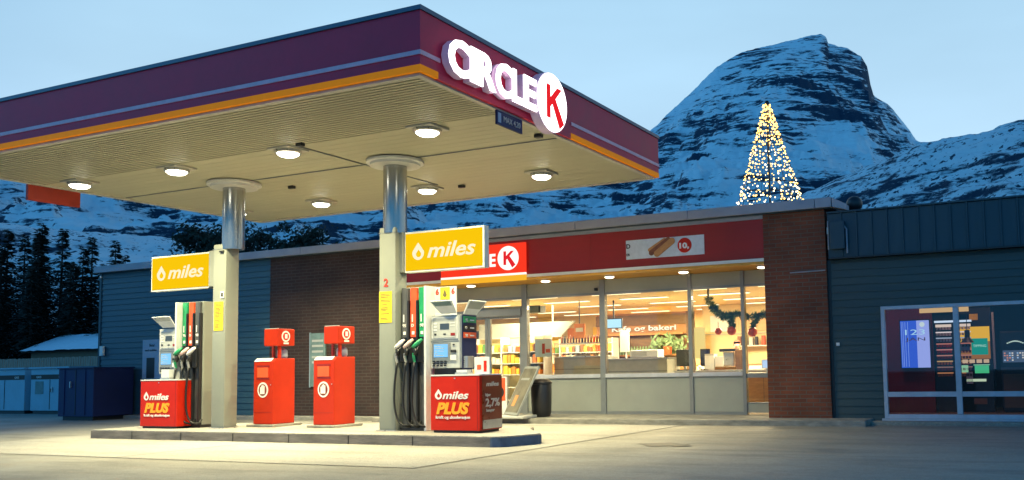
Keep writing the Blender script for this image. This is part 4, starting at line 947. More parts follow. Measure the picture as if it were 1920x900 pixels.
# goods shelves
def shelf(lab, x0, x1, y, seed, light=True):
    s = thing('goods_shelf', lab, 'shelf', ((x0+x1)/2, y, .1))
    box('back', 'wall_cream', s, x0, x1, y+.38, y+.40, .1, 1.88); rn = random.Random(seed)
    zs = [.30, .62, .94, 1.22, 1.50]
    for z in zs: box('shelf_board', 'white', s, x0, x1, y, y+.379, z-.02, z)
    box('side', 'white', s, x0-.03, x0-.001, y, y+.4, .1, 1.88); box('side', 'white', s, x1+.001, x1+.03, y, y+.4, .1, 1.88)
    for k, z in enumerate(zs[2:]):
        x = x0+.03
        while x < x1-.12:
            w_ = .07+.06*rn.random(); h_ = .12+.11*rn.random(); mm = rn.choice([['g_yellow', 'g_orange', 'g_yellow'], ['g_yellow', 'g_orange', 'g_white'], ['g_white', 'g_brown', 'g_orange', 'g_green', 'redstrip', 'wood', 'g_yellow', 'poster_blue']][k if k < 3 else 2])
            b_ = MB().box(x, x+w_, y+.03, y+.2, z+.002, z+h_, bev=.012).build('packet', mm); tag(b_, 'bright small snack packets filling the lit shelves inside', 'packet', 'packets on the shop shelves'); x += w_+.02
shelf('lit snack shelf seen through the entrance glass, nearest the right pump', -13.9, -12.95, 20.2, 1); shelf('lit snack shelf left of the first window post, full of yellow packets', -12.85, -11.95, 20.0, 2); shelf('lower shelf behind the sidewalk poster board, full of cream packets', -11.85, -11.40, 19.6, 3)
s = thing('window_poster', 'white poster with a red bottle stuck inside the second window', 'poster', (-10.2, YW+.03, 1.2)); box('sheet', 'white', s, -10.40, -9.98, YW+.03, YW+.034, 1.33, 1.72); box('bottle_picture', 'red', s, -10.22, -10.15, YW+.026, YW+.029, 1.40, 1.62); box('price_mark', 'redstrip', s, -10.13, -10.02, YW+.026, YW+.029, 1.42, 1.50)
rn_ = random.Random(21)
def simple(name, lab, cat, parts, group=None):
    x0 = min(p[2] for p in parts); y0 = min(p[4] for p in parts); z0 = min(p[6] for p in parts)
    s = thing(name, lab, cat, (x0, y0, z0), group)
    for nm, mm, *a in parts: box(nm, mm, s, *a, bev=.004)
    return s
simple('coffee_grinder', 'tall dark coffee grinder standing between the coffee machine and the brick pier', 'grinder', [('body', 'dark', -5.98, -5.84, 20.4, 20.6, .962, 1.25), ('hopper', 'silver', -5.96, -5.86, 20.42, 20.58, 1.252, 1.46)])
simple('juice_machine', 'grey juice machine with pale front, right end of the counter beside the brick pier', 'machine', [('body', 'ctl', -5.72, -5.42, 20.5, 20.8, .962, 1.52), ('front_window', 'dark', -5.68, -5.46, 20.49, 20.499, 1.25, 1.45)])
simple('wall_shelf', 'long pale wall shelf with kitchen things behind the tills', 'shelf', [('board', 'white', -7.9, -4.2, 23.7, 24.0, 1.55, 1.58), ('bracket', 'ctl', -7.7, -7.67, 23.75, 24.0, 1.45, 1.549), ('bracket', 'ctl', -4.6, -4.57, 23.75, 24.0, 1.45, 1.549)])
for i in range(22):
    x = -7.8+i*.16+rn_.uniform(-.02, .02); h_ = rn_.uniform(.10, .32)
    b_ = MB().box(x, x+rn_.uniform(.06, .12), 23.78, 23.92, 1.582, 1.582+h_, bev=.012).build('canister', rn_.choice(['ctl', 'dark', 'g_white', 'g_brown', 'silver', 'redstrip'])); tag(b_, 'small kitchen canisters standing on the long wall shelf behind the tills', 'canister', 'canisters on the wall shelf')
for i in range(12):
    x = -8.05+i*.235; 
    if -7.4 < x < -6.1 and i % 2: continue
    b_ = MB().lathe([(.035, .962), (.045, 1.05), (.045, 1.06), (.03, 1.08)], x, 20.9, 12).build('cup', rn_.choice(['white', 'g_brown', 'redstrip']), smooth=True); tag(b_, 'paper cups and pots standing along the back of the till counter', 'cup', 'cups on the till counter')
simple('back_cupboard', 'cream kitchen cupboard row against the back partition behind the tills', 'cupboard', [('carcass', 'white', -8.8, -3.9, 23.3, 23.95, .12, 1.05), ('worktop', 'wood', -8.82, -3.88, 23.28, 23.96, 1.052, 1.09), ('door_gap', 'ctl', -7.5, -7.49, 23.294, 23.299, .15, 1.0), ('door_gap', 'ctl', -6.2, -6.19, 23.294, 23.299, .15, 1.0)])
simple('price_banner', 'hanging orange offer banner above the glass food counter', 'banner', [('sheet', 'g_orange', -10.75, -10.45, 20.0, 20.02, 1.80, 2.15), ('print', 'g_white', -10.70, -10.50, 19.99, 19.999, 1.95, 2.05), ('hanger', 'dark', -10.61, -10.59, 20.0, 20.02, 2.151, 2.72)])
simple('drinks_fridge', 'tall lit drinks fridge with yellow and green bottles behind the entrance', 'fridge', [('cabinet', 'dark', -15.2, -13.95, 20.6, 21.2, .11, 2.1), ('lit_back', M['txt_glow'], -15.1, -14.05, 20.585, 20.599, 1.75, 2.0), ('bottle_row', 'g_yellow', -15.1, -14.05, 20.57, 20.599, 1.30, 1.6), ('bottle_row', 'g_green', -15.1, -14.05, 20.57, 20.599, .85, 1.15)])
simple('magazine_rack', 'dark rack with small colourful magazines against the left back wall', 'rack', [('frame', 'wood_dark', -17.6, -14.2, 25.9, 26.4, .11, 1.9)] + [('magazine', rn_.choice(['g_white', 'redstrip', 'poster_blue', 'g_yellow', 'g_green']), -17.5+i*.3, -17.28+i*.3, 25.87, 25.899, .95+.42*(j), 1.25+.42*(j)) for i in range(11) for j in range(2)])
rq = random.Random(31)
for i in range(9):
    x = -17.2+i*.92
    if -12.2 < x < -9.0: continue
    b_ = MB().box(x, x+.6, 26.42, 26.44, 1.5+.1*rq.random(), 2.35).build('wall_poster', rq.choice(['redstrip', 'g_yellow', 'g_white', 'poster_blue', 'g_orange'])); tag(b_, 'plain coloured offer poster high on the back wall of the shop', 'poster', 'offer posters on the back wall')
shelf('tall goods shelf in the middle of the shop behind the glass food counter', -12.6, -11.0, 22.6, 6)
shelf('goods shelf beside the cafe panel at the back', -14.2, -12.9, 23.4, 7)
area('shelf_fill_light', None, (-12.9, 19.0, 2.62), 1.0, 160, (1, .82, .5))  # added lamp without a fixture, brightens the shelves by the entrance
# garland with baubles
s = thing('christmas_garland', 'green fir garland hanging in the right shop window', 'garland', (-5.9, 18.3, 2.0))
g = MB(); rnd = random.Random(8)
def fir(pts, n, r):
    for i in range(n):
        u = rnd.random()*(len(pts)-1); k = int(u); c = Vector(pts[k]).lerp(Vector(pts[k+1]), u-k)
        d = Vector((rnd.gauss(0, 1), rnd.gauss(0, 1), rnd.gauss(0, 1))).normalized(); e = d.cross(Vector((rnd.random(), rnd.random(), rnd.random()))).normalized()
        g.quad(c, c+d*r*.5+e*.02, c+d*r, c+d*r*.5-e*.02)
fir([(-6.62, 18.3, 2.46), (-6.50, 18.3, 2.25), (-6.30, 18.3, 2.08), (-6.0, 18.3, 2.12), (-5.7, 18.3, 2.05), (-5.35, 18.3, 2.1), (-5.0, 18.3, 2.2)], 700, .13)
fir([(-6.14, 18.3, 2.1), (-6.12, 18.3, 1.84)], 170, .11); fir([(-5.55, 18.3, 2.05), (-5.68, 18.3, 1.84)], 130, .10)
g.tube([(-6.62, 18.3, 2.46), (-6.50, 18.3, 2.25), (-6.30, 18.3, 2.08), (-6.0, 18.3, 2.12), (-5.7, 18.3, 2.05), (-5.35, 18.3, 2.1), (-5.0, 18.3, 2.2)], .008, 6)
g.build('fir_twigs', 'plant', s); g = MB(); g.box(-6.64, -6.60, 18.28, 18.32, 2.42, 2.72); g.build('hook', 'dark', s)
for x, z, r, lb in ((-6.13, 1.78, .095, 'red bauble under the middle of the garland'), (-5.68, 1.74, .10, 'red bauble nearest the brick pier'), (-6.42, 1.78, .075, 'paler red bauble, left one under the garland')):
    b_ = thing('bauble', lb, 'bauble', (x, 18.3, z)); MB().ball((x, 18.3, z), r, 20).build('ball', 'redball', b_, smooth=True); MB().tube([(x, 18.3, z+r), (x, 18.3, z+r+.12)], .006, 6).build('thread', 'dark', b_)

# shop worker behind the counter
def person():
    P = thing('person', 'shop worker in a peach top with short auburn hair behind the right window', 'person', (-6.98, 21.35, .1))
    J = {'pel': (0, 0, .90), 'spi': (0, -.03, 1.12), 'che': (0, -.07, 1.30), 'nek': (0, -.11, 1.42), 'hd0': (0, -.15, 1.49), 'hd1': (0, -.17, 1.60),
         'ls': (-.17, -.07, 1.34), 'le': (-.23, -.13, 1.10), 'lw': (-.17, -.32, 1.00), 'lh': (-.15, -.39, .99), 'rs': (.17, -.07, 1.34), 're': (.23, -.13, 1.10), 'rw': (.17, -.32, 1.00), 'rh': (.15, -.39, .99),
         'lp': (-.10, 0, .84), 'lk': (-.11, -.02, .48), 'la': (-.11, .0, .09), 'lt': (-.12, -.14, .04), 'rp': (.10, 0, .84), 'rk': (.11, -.02, .48), 'ra': (.11, 0, .09), 'rt': (.12, -.14, .04)}
    rad = {'pel': .15, 'spi': .13, 'che': .155, 'nek': .055, 'hd0': .078, 'hd1': .088, 'ls': .07, 'le': .047, 'lw': .032, 'lh': .032, 'rs': .07, 're': .047, 'rw': .032, 'rh': .032, 'lp': .09, 'lk': .062, 'la': .042, 'lt': .035, 'rp': .09, 'rk': .062, 'ra': .042, 'rt': .035}
    E_ = [('pel', 'spi'), ('spi', 'che'), ('che', 'nek'), ('nek', 'hd0'), ('hd0', 'hd1'), ('che', 'ls'), ('ls', 'le'), ('le', 'lw'), ('lw', 'lh'), ('che', 'rs'), ('rs', 're'), ('re', 'rw'), ('rw', 'rh'), ('pel', 'lp'), ('lp', 'lk'), ('lk', 'la'), ('la', 'lt'), ('pel', 'rp'), ('rp', 'rk'), ('rk', 'ra'), ('ra', 'rt')]
    for sgn, wn in ((-1, 'lh'), (1, 'rh')):       # four fingers and a thumb rooted in each palm
        hx, hy, hz = J[wn]
        for f in range(4):
            a = '%sf%d' % (wn, f); o = (f-1.5)*.019; ln = (.065, .078, .073, .058)[f]
            J[a+'a'] = (hx+o, hy-.035, hz); J[a+'b'] = (hx+o*1.1, hy-.035-ln*.6, hz+.004); J[a+'c'] = (hx+o*1.1, hy-.035-ln, hz-.012)
            for q in 'abc': rad[a+q] = .0085
            E_ += [(wn, a+'a'), (a+'a', a+'b'), (a+'b', a+'c')]
        a = wn+'t'; J[a+'a'] = (hx-sgn*.035, hy-.02, hz); J[a+'b'] = (hx-sgn*.05, hy-.06, hz-.005); rad[a+'a'] = .011; rad[a+'b'] = .009; E_ += [(wn, a+'a'), (a+'a', a+'b')]
    ks = list(J); me = bpy.data.meshes.new('body'); me.from_pydata([J[k] for k in ks], [(ks.index(a), ks.index(b_)) for a, b_ in E_], [])
    o = bpy.data.objects.new('body', me); COL.objects.link(o); o.parent = P; WL[o.name] = WL['person']
    sk = o.modifiers.new('skin', 'SKIN'); sk.use_smooth_shade = True
    for i, k in enumerate(ks): me.skin_vertices[0].data[i].radius = (rad[k], rad[k]*(.72 if k in ('spi', 'che', 'pel') else 1)); me.skin_vertices[0].data[i].use_root = (k == 'pel')
    sb = o.modifiers.new('sub', 'SUBSURF'); sb.levels = 2; sb.render_levels = 2
    bpy.context.view_layer.update()
    m2 = bpy.data.meshes.new_from_object(o.evaluated_get(bpy.context.evaluated_depsgraph_get())); o.modifiers.clear(); o.data = m2
    m2.materials.clear()
    for mm in ('skin', 'peach', 'dark'): m2.materials.append(M[mm])
    for p in m2.polygons:
        c = p.center; arm = abs(c.x) > .12 and c.y < -.18 and c.z < 1.06
        p.material_index = 0 if c.z > 1.40 or arm else (2 if c.z < .84 else 1); p.use_smooth = True
    W = WL['person']
    def W_(x, y, z): return (W.x+x, W.y+y, z+W.z-.1+.0)
    g = MB(); g.ball((W.x, W.y-.150, W.z+1.585), .104, 18, (.92, 1.02, 1.02)); 
    for v in list(g.bm.verts):
        if v.co.y < W.y-.20 and v.co.z < W.z+1.63: g.bm.verts.remove(v)
    g.build('hair', 'hair', P, smooth=True)
    g = MB(); g.prism([(W.x-.014, W.y-.255, W.z+1.545), (W.x+.014, W.y-.255, W.z+1.545), (W.x, W.y-.252, W.z+1.59)], (0, -.022, -.006)); g.build('nose', 'skin', P)
    for sx_ in (-1, 1):
        MB().ball((W.x+sx_*.032, W.y-.247, W.z+1.588), .011, 8).build('eye', 'txt_dark', P); MB().ball((W.x+sx_*.088, W.y-.165, W.z+1.565), .02, 8, (.5, 1, 1.4)).build('ear', 'skin', P)
    g = MB(); g.box(W.x-.022, W.x+.022, W.y-.252, W.y-.243, W.z+1.512, W.z+1.519); g.build('mouth', 'txt_red', P)
    P.scale = (.93, .93, .93); return P
person()
for o in bpy.data.objects:      # nudge the right window's counter things to where they stand
    if o.parent is None and o.name == 'coffee_machine': o.location.x -= .42
    if o.parent is None and o.name == 'carton': o.location.x -= .20

# ---------------------------------------------------------------- annex on the right
an = thing('annex_building', 'dark blue-grey annex with pale-framed dark windows, right of the brick pier', 'building', (0, 17, 0))
AX0, AX1 = -3.66, 4.6; YA = 16.62
siding('siding_wall', 'siding2', an, AX0, -2.81, .04, 2.93, YA, .135, .016); siding('siding_wall', 'siding2', an, -2.81, AX1, 2.053, 2.93, YA, .135, .016); siding('siding_wall', 'siding2', an, 1.9, AX1, .04, 2.10, YA, .135, .016); box('base_board', 'corr', an, -2.81, 1.9, YA-.01, YA+.14, .04, .095)
g = MB(); x = AX0
while x < AX1:     # standing-seam upper band
    g.box(x, x+.235, 16.50, 16.62, 2.965, 3.755, bev=.004); g.box(x+.236, x+.264, 16.478, 16.61, 2.965, 3.76); x += .265
g.build('upper_cladding', 'corr', an)
box('drip_edge', 'dark', an, AX0, AX1, 16.47, 16.68, 2.935, 2.962); box('top_trim', 'corr', an, AX0, AX1, 16.46, 16.66, 3.762, 3.79)
box('roof', 'roof', an, AX0, AX1, 16.70, 23.5, 3.70, 3.755); box('back_wall', 'siding2', an, AX0, AX1, 23.4, 23.5, .02, 3.69); box('side_wall', 'siding2', an, AX1-.1, AX1, 16.80, 23.39, .02, 3.69)
box('side_gap', 'dark', an, -3.712, -3.662, 16.60, 16.85, .05, 2.93)
def wbar(x0, x1, z0, z1, y0=YA-.05): return box('window_frame', 'winframe', an, x0, x1, y0, YA+.08, z0, z1, bev=.004)
wbar(-2.80, -2.735, .10, 2.05); wbar(-1.60, -1.51, .175, 1.985); wbar(.10, .19, .175, 1.985); wbar(1.83, 1.90, .10, 2.05); wbar(-2.734, 1.829, 1.99, 2.05); wbar(-2.734, 1.829, .10, .17)
box('window_sill', 'winframe', an, -2.84, 1.94, YA-.10, YA+.08, .062, .098)
for a, b_ in ((-2.734, -1.601), (-1.509, .099), (.191, 1.829)):
    wbar(a, b_, .47, .555, YA-.045); box('window_pane', 'glass_dark', an, a, b_, YA+.01, YA+.02, .556, 1.989); box('window_pane', 'glass_dark', an, a, b_, YA+.01, YA+.02, .171, .469)
box('meter_box', 'corr', an, -3.60, -3.34, 16.38, 16.476, 3.10, 3.60, bev=.01); g = MB(); g.tube([(-3.31, 16.44, 3.02), (-3.31, 16.44, 3.45), (-3.36, 16.42, 3.52)], .016, 8); g.tube([(-3.64, 16.44, 3.10), (-3.64, 16.44, 3.62)], .012, 8); g.build('pipe', 'flash', an); box('white_tag', 'ctl', an, -3.655, -3.625, 16.40, 16.43, 3.38, 3.50)
box('bell_push', 'white', an, -3.60, -3.54, YA-.045, YA-.02, 1.38, 1.44, bev=.006)
s = thing('roof_vent', 'black round vent cowl on the roof corner beside the end of the flashing', 'vent', (-3.28, 16.95, 3.79)); MB().ball((-3.25, 16.95, 3.97), .15, 20, (1, .9, 1.0)).build('cowl', 'dark', s, smooth=True); smooth_by_angle(MB().lathe([(.07, 3.74), (.07, 3.95)], -3.25, 16.95, 16).build('pipe', 'dark', s))
# annex interior
M['ann_dark'] = mat('annex_dark_wall', (.05, .03, .03), .8); M['curtain'] = mat('dark_red_wall', (.20, .015, .03), .8, var=.2, vs=2, stretch=(8, 1, 1))
for nm, mm, a in (('floor', 'shopfloor', (-3.6, 4.5, 16.8, 23.3, .03, .06)), ('ceiling', 'ann_dark', (-3.6, 4.5, 16.8, 23.3, 2.70, 2.74)), ('wall_back', 'ann_dark', (-3.6, 4.5, 21.6, 21.7, .06, 2.7)), ('wall_left', 'curtain', (-3.655, -3.6, 16.8, 23.3, .06, 2.7))): tag(MB().box(*a).build(nm, mm), kind='structure')
s = thing('partition', 'dark red partition wall at the left inside the annex window', 'wall', (-2.9, 19.2, .06)); box('panel', 'curtain', s, -3.59, -2.25, 19.2, 19.25, .06, 2.69)
s = thing('lit_display', 'tall glowing blue and violet advertising screen behind the annex window', 'screen', (-2.55, 19.0, .9))
box('case', 'dark', s, -2.86, -2.27, 19.02, 19.08, .93, 1.90); box('screen_left', glow('deep_blue_screen', (.06, .16, .95), .75), s, -2.84, -2.53, 19.01, 19.019, .95, 1.88); box('screen_right', glow('violet_screen', (.42, .48, 1.0), .95), s, -2.529, -2.29, 19.01, 19.019, .95, 1.88)
g = MB()
for a in (-2.82, -2.79, -2.75, -2.70): g.box(a, a+.008, 19.004, 19.009, .97, 1.86)
g.build('screen_streak', glow('pale_streak', (.35, .5, 1), .9), s); text('lettering', '123', glow('screen_text', (.5, .8, 1), 1.0), s, -2.75, 19.004, 1.60, .11, width=.38); text('lettering', 'JAN', M['poster_blue'], s, -2.75, 19.004, 1.48, .07, width=.38)
disc(MB(), (-2.42, 19.0, 1.80), .05, 'y', (0, .006, 0), 20).build('screen_spot', glow('screen_spot', (.7, .8, .8), 1), s)
s = thing('vending_shelves', 'lit vending machine with rows of red and orange packets, left of the wide window post', 'vending machine', (-1.85, 19.0, .06))
box('case', 'dark', s, -2.24, -1.50, 19.3, 19.9, .07, 1.98); box('top_light', glow('vending_top', (.75, .85, 1), 1.1), s, -2.22, -1.52, 19.29, 19.299, 1.83, 1.87); box('header', glow('amber_header', (1, .60, .25), .8), s, -2.47, -1.55, 19.1, 19.15, 2.03, 2.15)
cc = [(1, .75, .6), (1, .8, .75), (.7, .75, .9), (1, .30, .2), (1, .35, .3), (.9, .35, .25), (1, .55, .2), (.5, .25, .2), (.9, .35, .15)]
for j, c_ in enumerate(cc):
    mm = glow('row_light', c_, .9 if j < 2 else .55)
    for k in range(2):
        sh = box('vending_row', mm, s, -2.20+k*.36, -1.90+k*.36, 19.285, 19.295, 1.74-j*.115, 1.765-j*.115+(.03 if j == 0 else 0))
        pk = MB()
        for q in range(5): pk.box(-2.19+k*.36+q*.058, -2.145+k*.36+q*.058, 19.27, 19.284, 1.685-j*.115, 1.735-j*.115)
        pk.build('packet_row', ['white', 'white', 'poster_blue', 'red', 'red', 'darkred', 'g_orange', 'darkred', 'g_brown'][j], sh)
box('control', 'ctl', s, -1.66, -1.54, 19.27, 19.284, .62, .85)
s = thing('kiosk', 'yellow-lit service kiosk with green panels and a black lamp shade', 'kiosk', (-1.45, 19.3, .06))
box('case', 'dark', s, -1.80, -1.17, 19.3, 19.8, .07, 2.1); box('emblem_disc', 'g_yellow', s, -1.56, -1.40, 19.29, 19.299, 1.86, 1.98); box('lit_back', glow('amber_back', (1, .52, .03), .95), s, -1.76, -1.20, 19.29, 19.299, 1.44, 1.73); box('lower_back', glow('amber_dim', (.8, .30, .06), .45), s, -1.76, -1.20, 19.29, 19.299, 1.10, 1.439)
box('green_panel', glow('teal_panel', (.02, .42, .30), .75), s, -1.54, -1.24, 19.27, 19.289, 1.18, 1.50); text('lettering', 'TIPPING', glow('teal_text', (.6, 1, .8), .9), s, -1.51, 19.266, 1.33, .05, width=.24)
box('grey_panel', 'poster_blue', s, -1.76, -1.57, 19.27, 19.289, 1.26, 1.40)
smooth_by_angle(MB().lathe([(.13, 1.42), (.05, 1.52), (.05, 1.66), (.03, 1.67)], -1.60, 19.15, 20).build('lamp_shade', 'dark', s)); MB().tube([(-1.60, 19.15, 1.67), (-1.60, 19.15, 2.7)], .008, 6).build('lamp_cord', 'dark', s)
box('green_screen', glow('green_screen', (.10, .75, .32), .75), s, -1.50, -1.24, 19.27, 19.289, .82, .97); box('green_screen', glow('pale_green_screen', (.45, .9, .5), .7), s, -1.76, -1.62, 19.27, 19.289, .84, .98); box('screen_frame', glow('green_line', (.5, 1, .6), .7), s, -1.52, -1.22, 19.262, 19.269, .975, .99)
box('lit_slot', glow('slot_light', (.8, .95, .65), .8), s, -1.66, -1.30, 19.27, 19.289, .66, .71); box('lit_slot', glow('slot_dim', (.35, .4, .35), .8), s, -1.54, -1.32, 19.27, 19.289, .40, .46); box('wood_slot', 'g_brown', s, -1.54, -1.30, 19.27, 19.289, .22, .33)
g = MB(); 
for i in range(4): g.box(-1.72+i*.13, -1.62+i*.13, 19.26, 19.27, 1.02, 1.09)
g.build('lit_buttons', glow('cream_button', (1, .65, .4), .7), s)
box('grey_post', 'ctl', s, -1.15, -1.11, 19.25, 19.3, .9, 2.0)
s = thing('game_machine', 'black machine with a bright coloured grid screen at the right edge of the view', 'game machine', (-.8, 19.4, .06))
box('case', 'dark', s, -1.02, -.50, 19.3, 19.9, .07, 1.62, bev=.02); g = MB(); rnd = random.Random(2)
box('screen', glow('screen_base', (.10, .14, .22), .8), s, -.98, -.54, 19.29, 19.299, 1.02, 1.25)
for nm, c_ in (('screen_tiles', (.5, .7, 1)), ('screen_tiles', (1, .9, .8)), ('screen_tiles', (.9, .35, .25))):
    g = MB()
    for i in range(14): a = -.96+rnd.randrange(9)*.046; z = 1.05+rnd.randrange(4)*.045; g.box(a, a+.03, 19.282+rnd.random()*.004, 19.289, z, z+.025)
    g.build(nm, glow('tile_light', c_, .8), s)
g = MB(); 
for k in range(9): a = k/8*math.pi; g.box(-.90+k*.034, -.87+k*.034, 19.285, 19.299, 1.38+.035*math.sin(a), 1.40+.04*math.sin(a))
g.build('lit_title', glow('title_light', (.7, .85, .7), .9), s); box('shelf', 'darkgrey', s, -1.02, -.50, 19.15, 19.299, .88, .92); box('lower_door', 'wood_dark', s, -.99, -.53, 19.285, 19.299, .15, .80)
area('annex_fill_light', None, (-1.2, 18.6, 2.62), .8, 9, (1, .5, .35)); area('annex_fill_light', None, (-3.0, 18.0, 2.6), .6, 9, (1, .25, .35))  # added lamps without fixtures, lift the dark room and redden its left wall

# ---------------------------------------------------------------- light tree on the roof
s = thing('light_tree', 'cone-shaped christmas tree of warm string lights standing on the shop roof', 'christmas lights', (-5.42, 19.0, 3.93))
BX, BY, BZ, HT, BR = -5.42, 19.0, 3.97, 2.76, .82
MB().tube([(BX, BY, 3.93), (BX, BY, BZ+HT)], .022, 8).build('pole', 'dark', s)
for z_ in (0.02, .33, .62): 
    r_ = BR*(1-z_)+.02; MB().tube([(BX+r_*math.cos(a), BY+r_*math.sin(a), BZ+HT*z_) for a in [2*math.pi*i/40 for i in range(41)]], .008, 5).build('hoop', 'dark', s)
M['bulb_warm'] = glow('warm_bulb', (1, .58, .13), 6); M['bulb_cool'] = glow('pale_bulb', (1, .84, .50), 5); rnd = random.Random(12)
for k in range(26):
    a = 2*math.pi*k/26; g = MB(); gw = MB()
    n = 24; pts_ = []
    for i in range(n):
        u = (i+rnd.uniform(-.4, .4))/n; u = max(0, u)
        r_ = BR*(1-u)+.03+rnd.gauss(0, .012); aa = a+rnd.gauss(0, .05)
        p = (BX+r_*math.cos(aa), BY+r_*math.sin(aa), BZ+.0+HT*u); pts_.append(p)
        bmesh.ops.create_icosphere((g if rnd.random() < (.15+1.1*u) else gw).bm, subdivisions=1, radius=rnd.choice((.011, .014, .017, .021)), matrix=Matrix.Translation(p))
    wr = MB().tube([(BX+(BR*(1-u)+.03)*math.cos(a), BY+(BR*(1-u)+.03)*math.sin(a), BZ+HT*u) for u in (0, .5, 1)], .0035, 4).build('light_string', 'dark', s)
    g.build('bulbs', 'bulb_warm', wr); gw.build('bulbs', 'bulb_cool', wr)

# ---------------------------------------------------------------- yard on the left
def cabinet(x0, x1, y, lab, sheet):
    s = thing('recycling_cabinet', lab, 'container', ((x0+x1)/2, y+.5, 0), 'pale recycling cabinets on the left')
    box('body', 'cyan_metal', s, x0, x1, y, y+1.0, .10, 1.36, bev=.01); box('skid', 'dark', s, x0+.05, x1-.05, y+.05, y+.95, 0, .10)
    g = MB(); g.prism([(x0-.04, y-.06, 1.362), (x1+.04, y-.06, 1.362), (x1+.04, y-.06, 1.41), (x0-.04, y-.06, 1.41)], (0, 1.1, 0)); g.build('lid', 'cyan_metal', s)
    box('dark_band', 'txt_dark', s, x0+.01, x1-.01, y-.008, y-.001, 1.04, 1.18); m_ = (x0+x1)/2; box('door_gap', 'txt_dark', s, m_-.01, m_+.01, y-.008, y-.001, .14, 1.03)
    for a in (x0+.28, x1-.48): text('lettering', 'GASS', 'txt_white', s, a, y-.012, 1.075, .07, width=.22)
    if sheet: box('warning_sheet', 'poster_green', s, x0+.22, x0+.60, y-.008, y-.001, .60, .98); box('handle', 'silver', s, m_+.10, m_+.14, y-.03, y-.001, .66, .80); box('lock', 'dark', s, m_+.01, m_+.09, y-.02, y-.001, .66, .76)
cabinet(-28.35, -26.55, 17.9, 'pale metal gas bottle cabinet with a warning sheet on its left door', True)
cabinet(-30.6, -28.65, 17.9, 'pale metal gas bottle cabinet cut by the left edge of the picture', False)
s = thing('container', 'dark navy steel container with double doors at the corner of the blue wall', 'container', (-22.6, 15.9, 0))
box('body', 'navy', s, -23.2, -21.85, 15.35, 16.45, .10, 1.30, bev=.01); box('skid', 'dark', s, -23.1, -21.95, 15.42, 16.4, 0, .10); box('lid', 'navy', s, -23.22, -21.83, 15.32, 16.47, 1.302, 1.33)
box('door_gap', 'dark', s, -22.54, -22.52, 15.342, 15.349, .14, 1.28); box('handle', 'silver', s, -22.72, -22.69, 15.31, 15.349, .82, .98)
g = MB()
for x in (-23.0, -22.2): g.box(x, x+.05, 15.335, 15.349, .14, 1.28)
g.build('rib', 'navy', s)
# rubbish at the wall foot
for x, z, lb in ((-17.45, .12, 'small grey stone lump lying at the foot of the siding, left one'), (-17.15, .10, 'small grey stone lump lying at the foot of the brick wall')):
    b_ = MB().ball((x, 16.45, z+.06), .09, 10, (1.3, .8, .7)); b_ = b_.build('stone', 'kerb', smooth=True); tag(b_, lb, 'stone')
# fence
s = thing('board_fence', 'weathered vertical board fence behind the cabinets on the left', 'fence', (-34, 22, 0))
g = MB(); rnd = random.Random(3); x = -44
while x < -22.5:
    w_ = .13; hh_ = 1.80+.03*rnd.random(); g.box(x, x+w_-.03, 22+.01*rnd.random(), 22.03, .05, hh_); x += w_
g.build('boards', 'fencewood', s); g = MB(); g.box(-44, -22.5, 22.04, 22.10, .45, .55); g.box(-44, -22.5, 22.04, 22.10, 1.35, 1.45); g.build('rail', 'fencewood', s)
# snowy shed behind
s = thing('shed', 'low dark shed with snow on its roof beyond the fence', 'shed', (-52, 39, 0))
box('wall', 'wood_dark', s, -59, -45, 37.2, 42, 0, 2.65); g = MB(); g.prism([(-59.4, 36.8, 2.65), (-59.4, 39.6, 3.7), (-59.4, 42.4, 2.65)], (14.6, 0, 0)); g.build('roof', M['bark'], s)
g = MB(); rnd = random.Random(6); nx = 40
vs = [[g.bm.verts.new((-59.5+14.8*i/nx, 36.7+2.9*j/6+.05*rnd.random(), 2.64+1.08*j/6+.10+.05*rnd.random())) for j in range(7)] for i in range(nx+1)]
for i in range(nx):
    for j in range(6): g.bm.faces.new((vs[i][j], vs[i+1][j], vs[i+1][j+1], vs[i][j+1]))
g.build('snow_cover', 'snow', s, smooth=True)

# ---------------------------------------------------------------- trees
def conifer(name, lab, loc, h, seed, group):
    rn = random.Random(seed); t = thing(name, lab, 'tree', loc, group); X, Y, Z = loc
    MB().tube([(X, Y, Z-.2), (X+.05, Y, Z+h*.5), (X, Y, Z+h)], [h*.018, h*.011, .01], 7).build('trunk', 'bark', t)
    V = []; Fc = []; z = h*.08
    while z < h*.985:
        r = min((h-z)*.30, h*.17)*(.75+.5*rn.random())+.08; nb = 13 if z < h*.8 else 8
        for k in range(nb):
            zo = z; z = z + rn.uniform(-.5, .5)*(.25+h*.03); a = 2*math.pi*(k+rn.random())/nb; rr_ = r*(.45+.8*rn.random()); dx, dy = math.cos(a), math.sin(a); droop = .28+.2*rn.random()
            m = max(5, int(rr_*7))
            for j in range(m):
                u = (j+.6)/m; c = Vector((X+dx*rr_*u, Y+dy*rr_*u, Z+z-droop*rr_*u*u+.04*rn.gauss(0, 1)))
                for q in range(2):
                    s_ = (.16+.20*rn.random())*(1.15-.6*u)*(.6+h/16); b_ = a+rn.choice((-1, 1))*(.5+.8*rn.random())
                    e = Vector((math.cos(b_), math.sin(b_), -.35+.3*rn.random()))*s_; f = Vector((-math.sin(b_), math.cos(b_), rn.uniform(-.6, .2)))*s_*.28
                    i0 = len(V); V += [c, c+e*.5+f, c+e, c+e*.5-f]; Fc.append((i0, i0+1, i0+2, i0+3))
            z = zo
        z += .13+h*.016+.1*rn.random()
    me = bpy.data.meshes.new('crown'); me.from_pydata([tuple(v-Vector(loc)) for v in V], [], Fc); me.materials.append(M['needles'])
    o = bpy.data.objects.new('crown', me); COL.objects.link(o); o.parent = t; WL[o.name] = Vector(loc); return t
grp = 'dark conifers left of the shop'
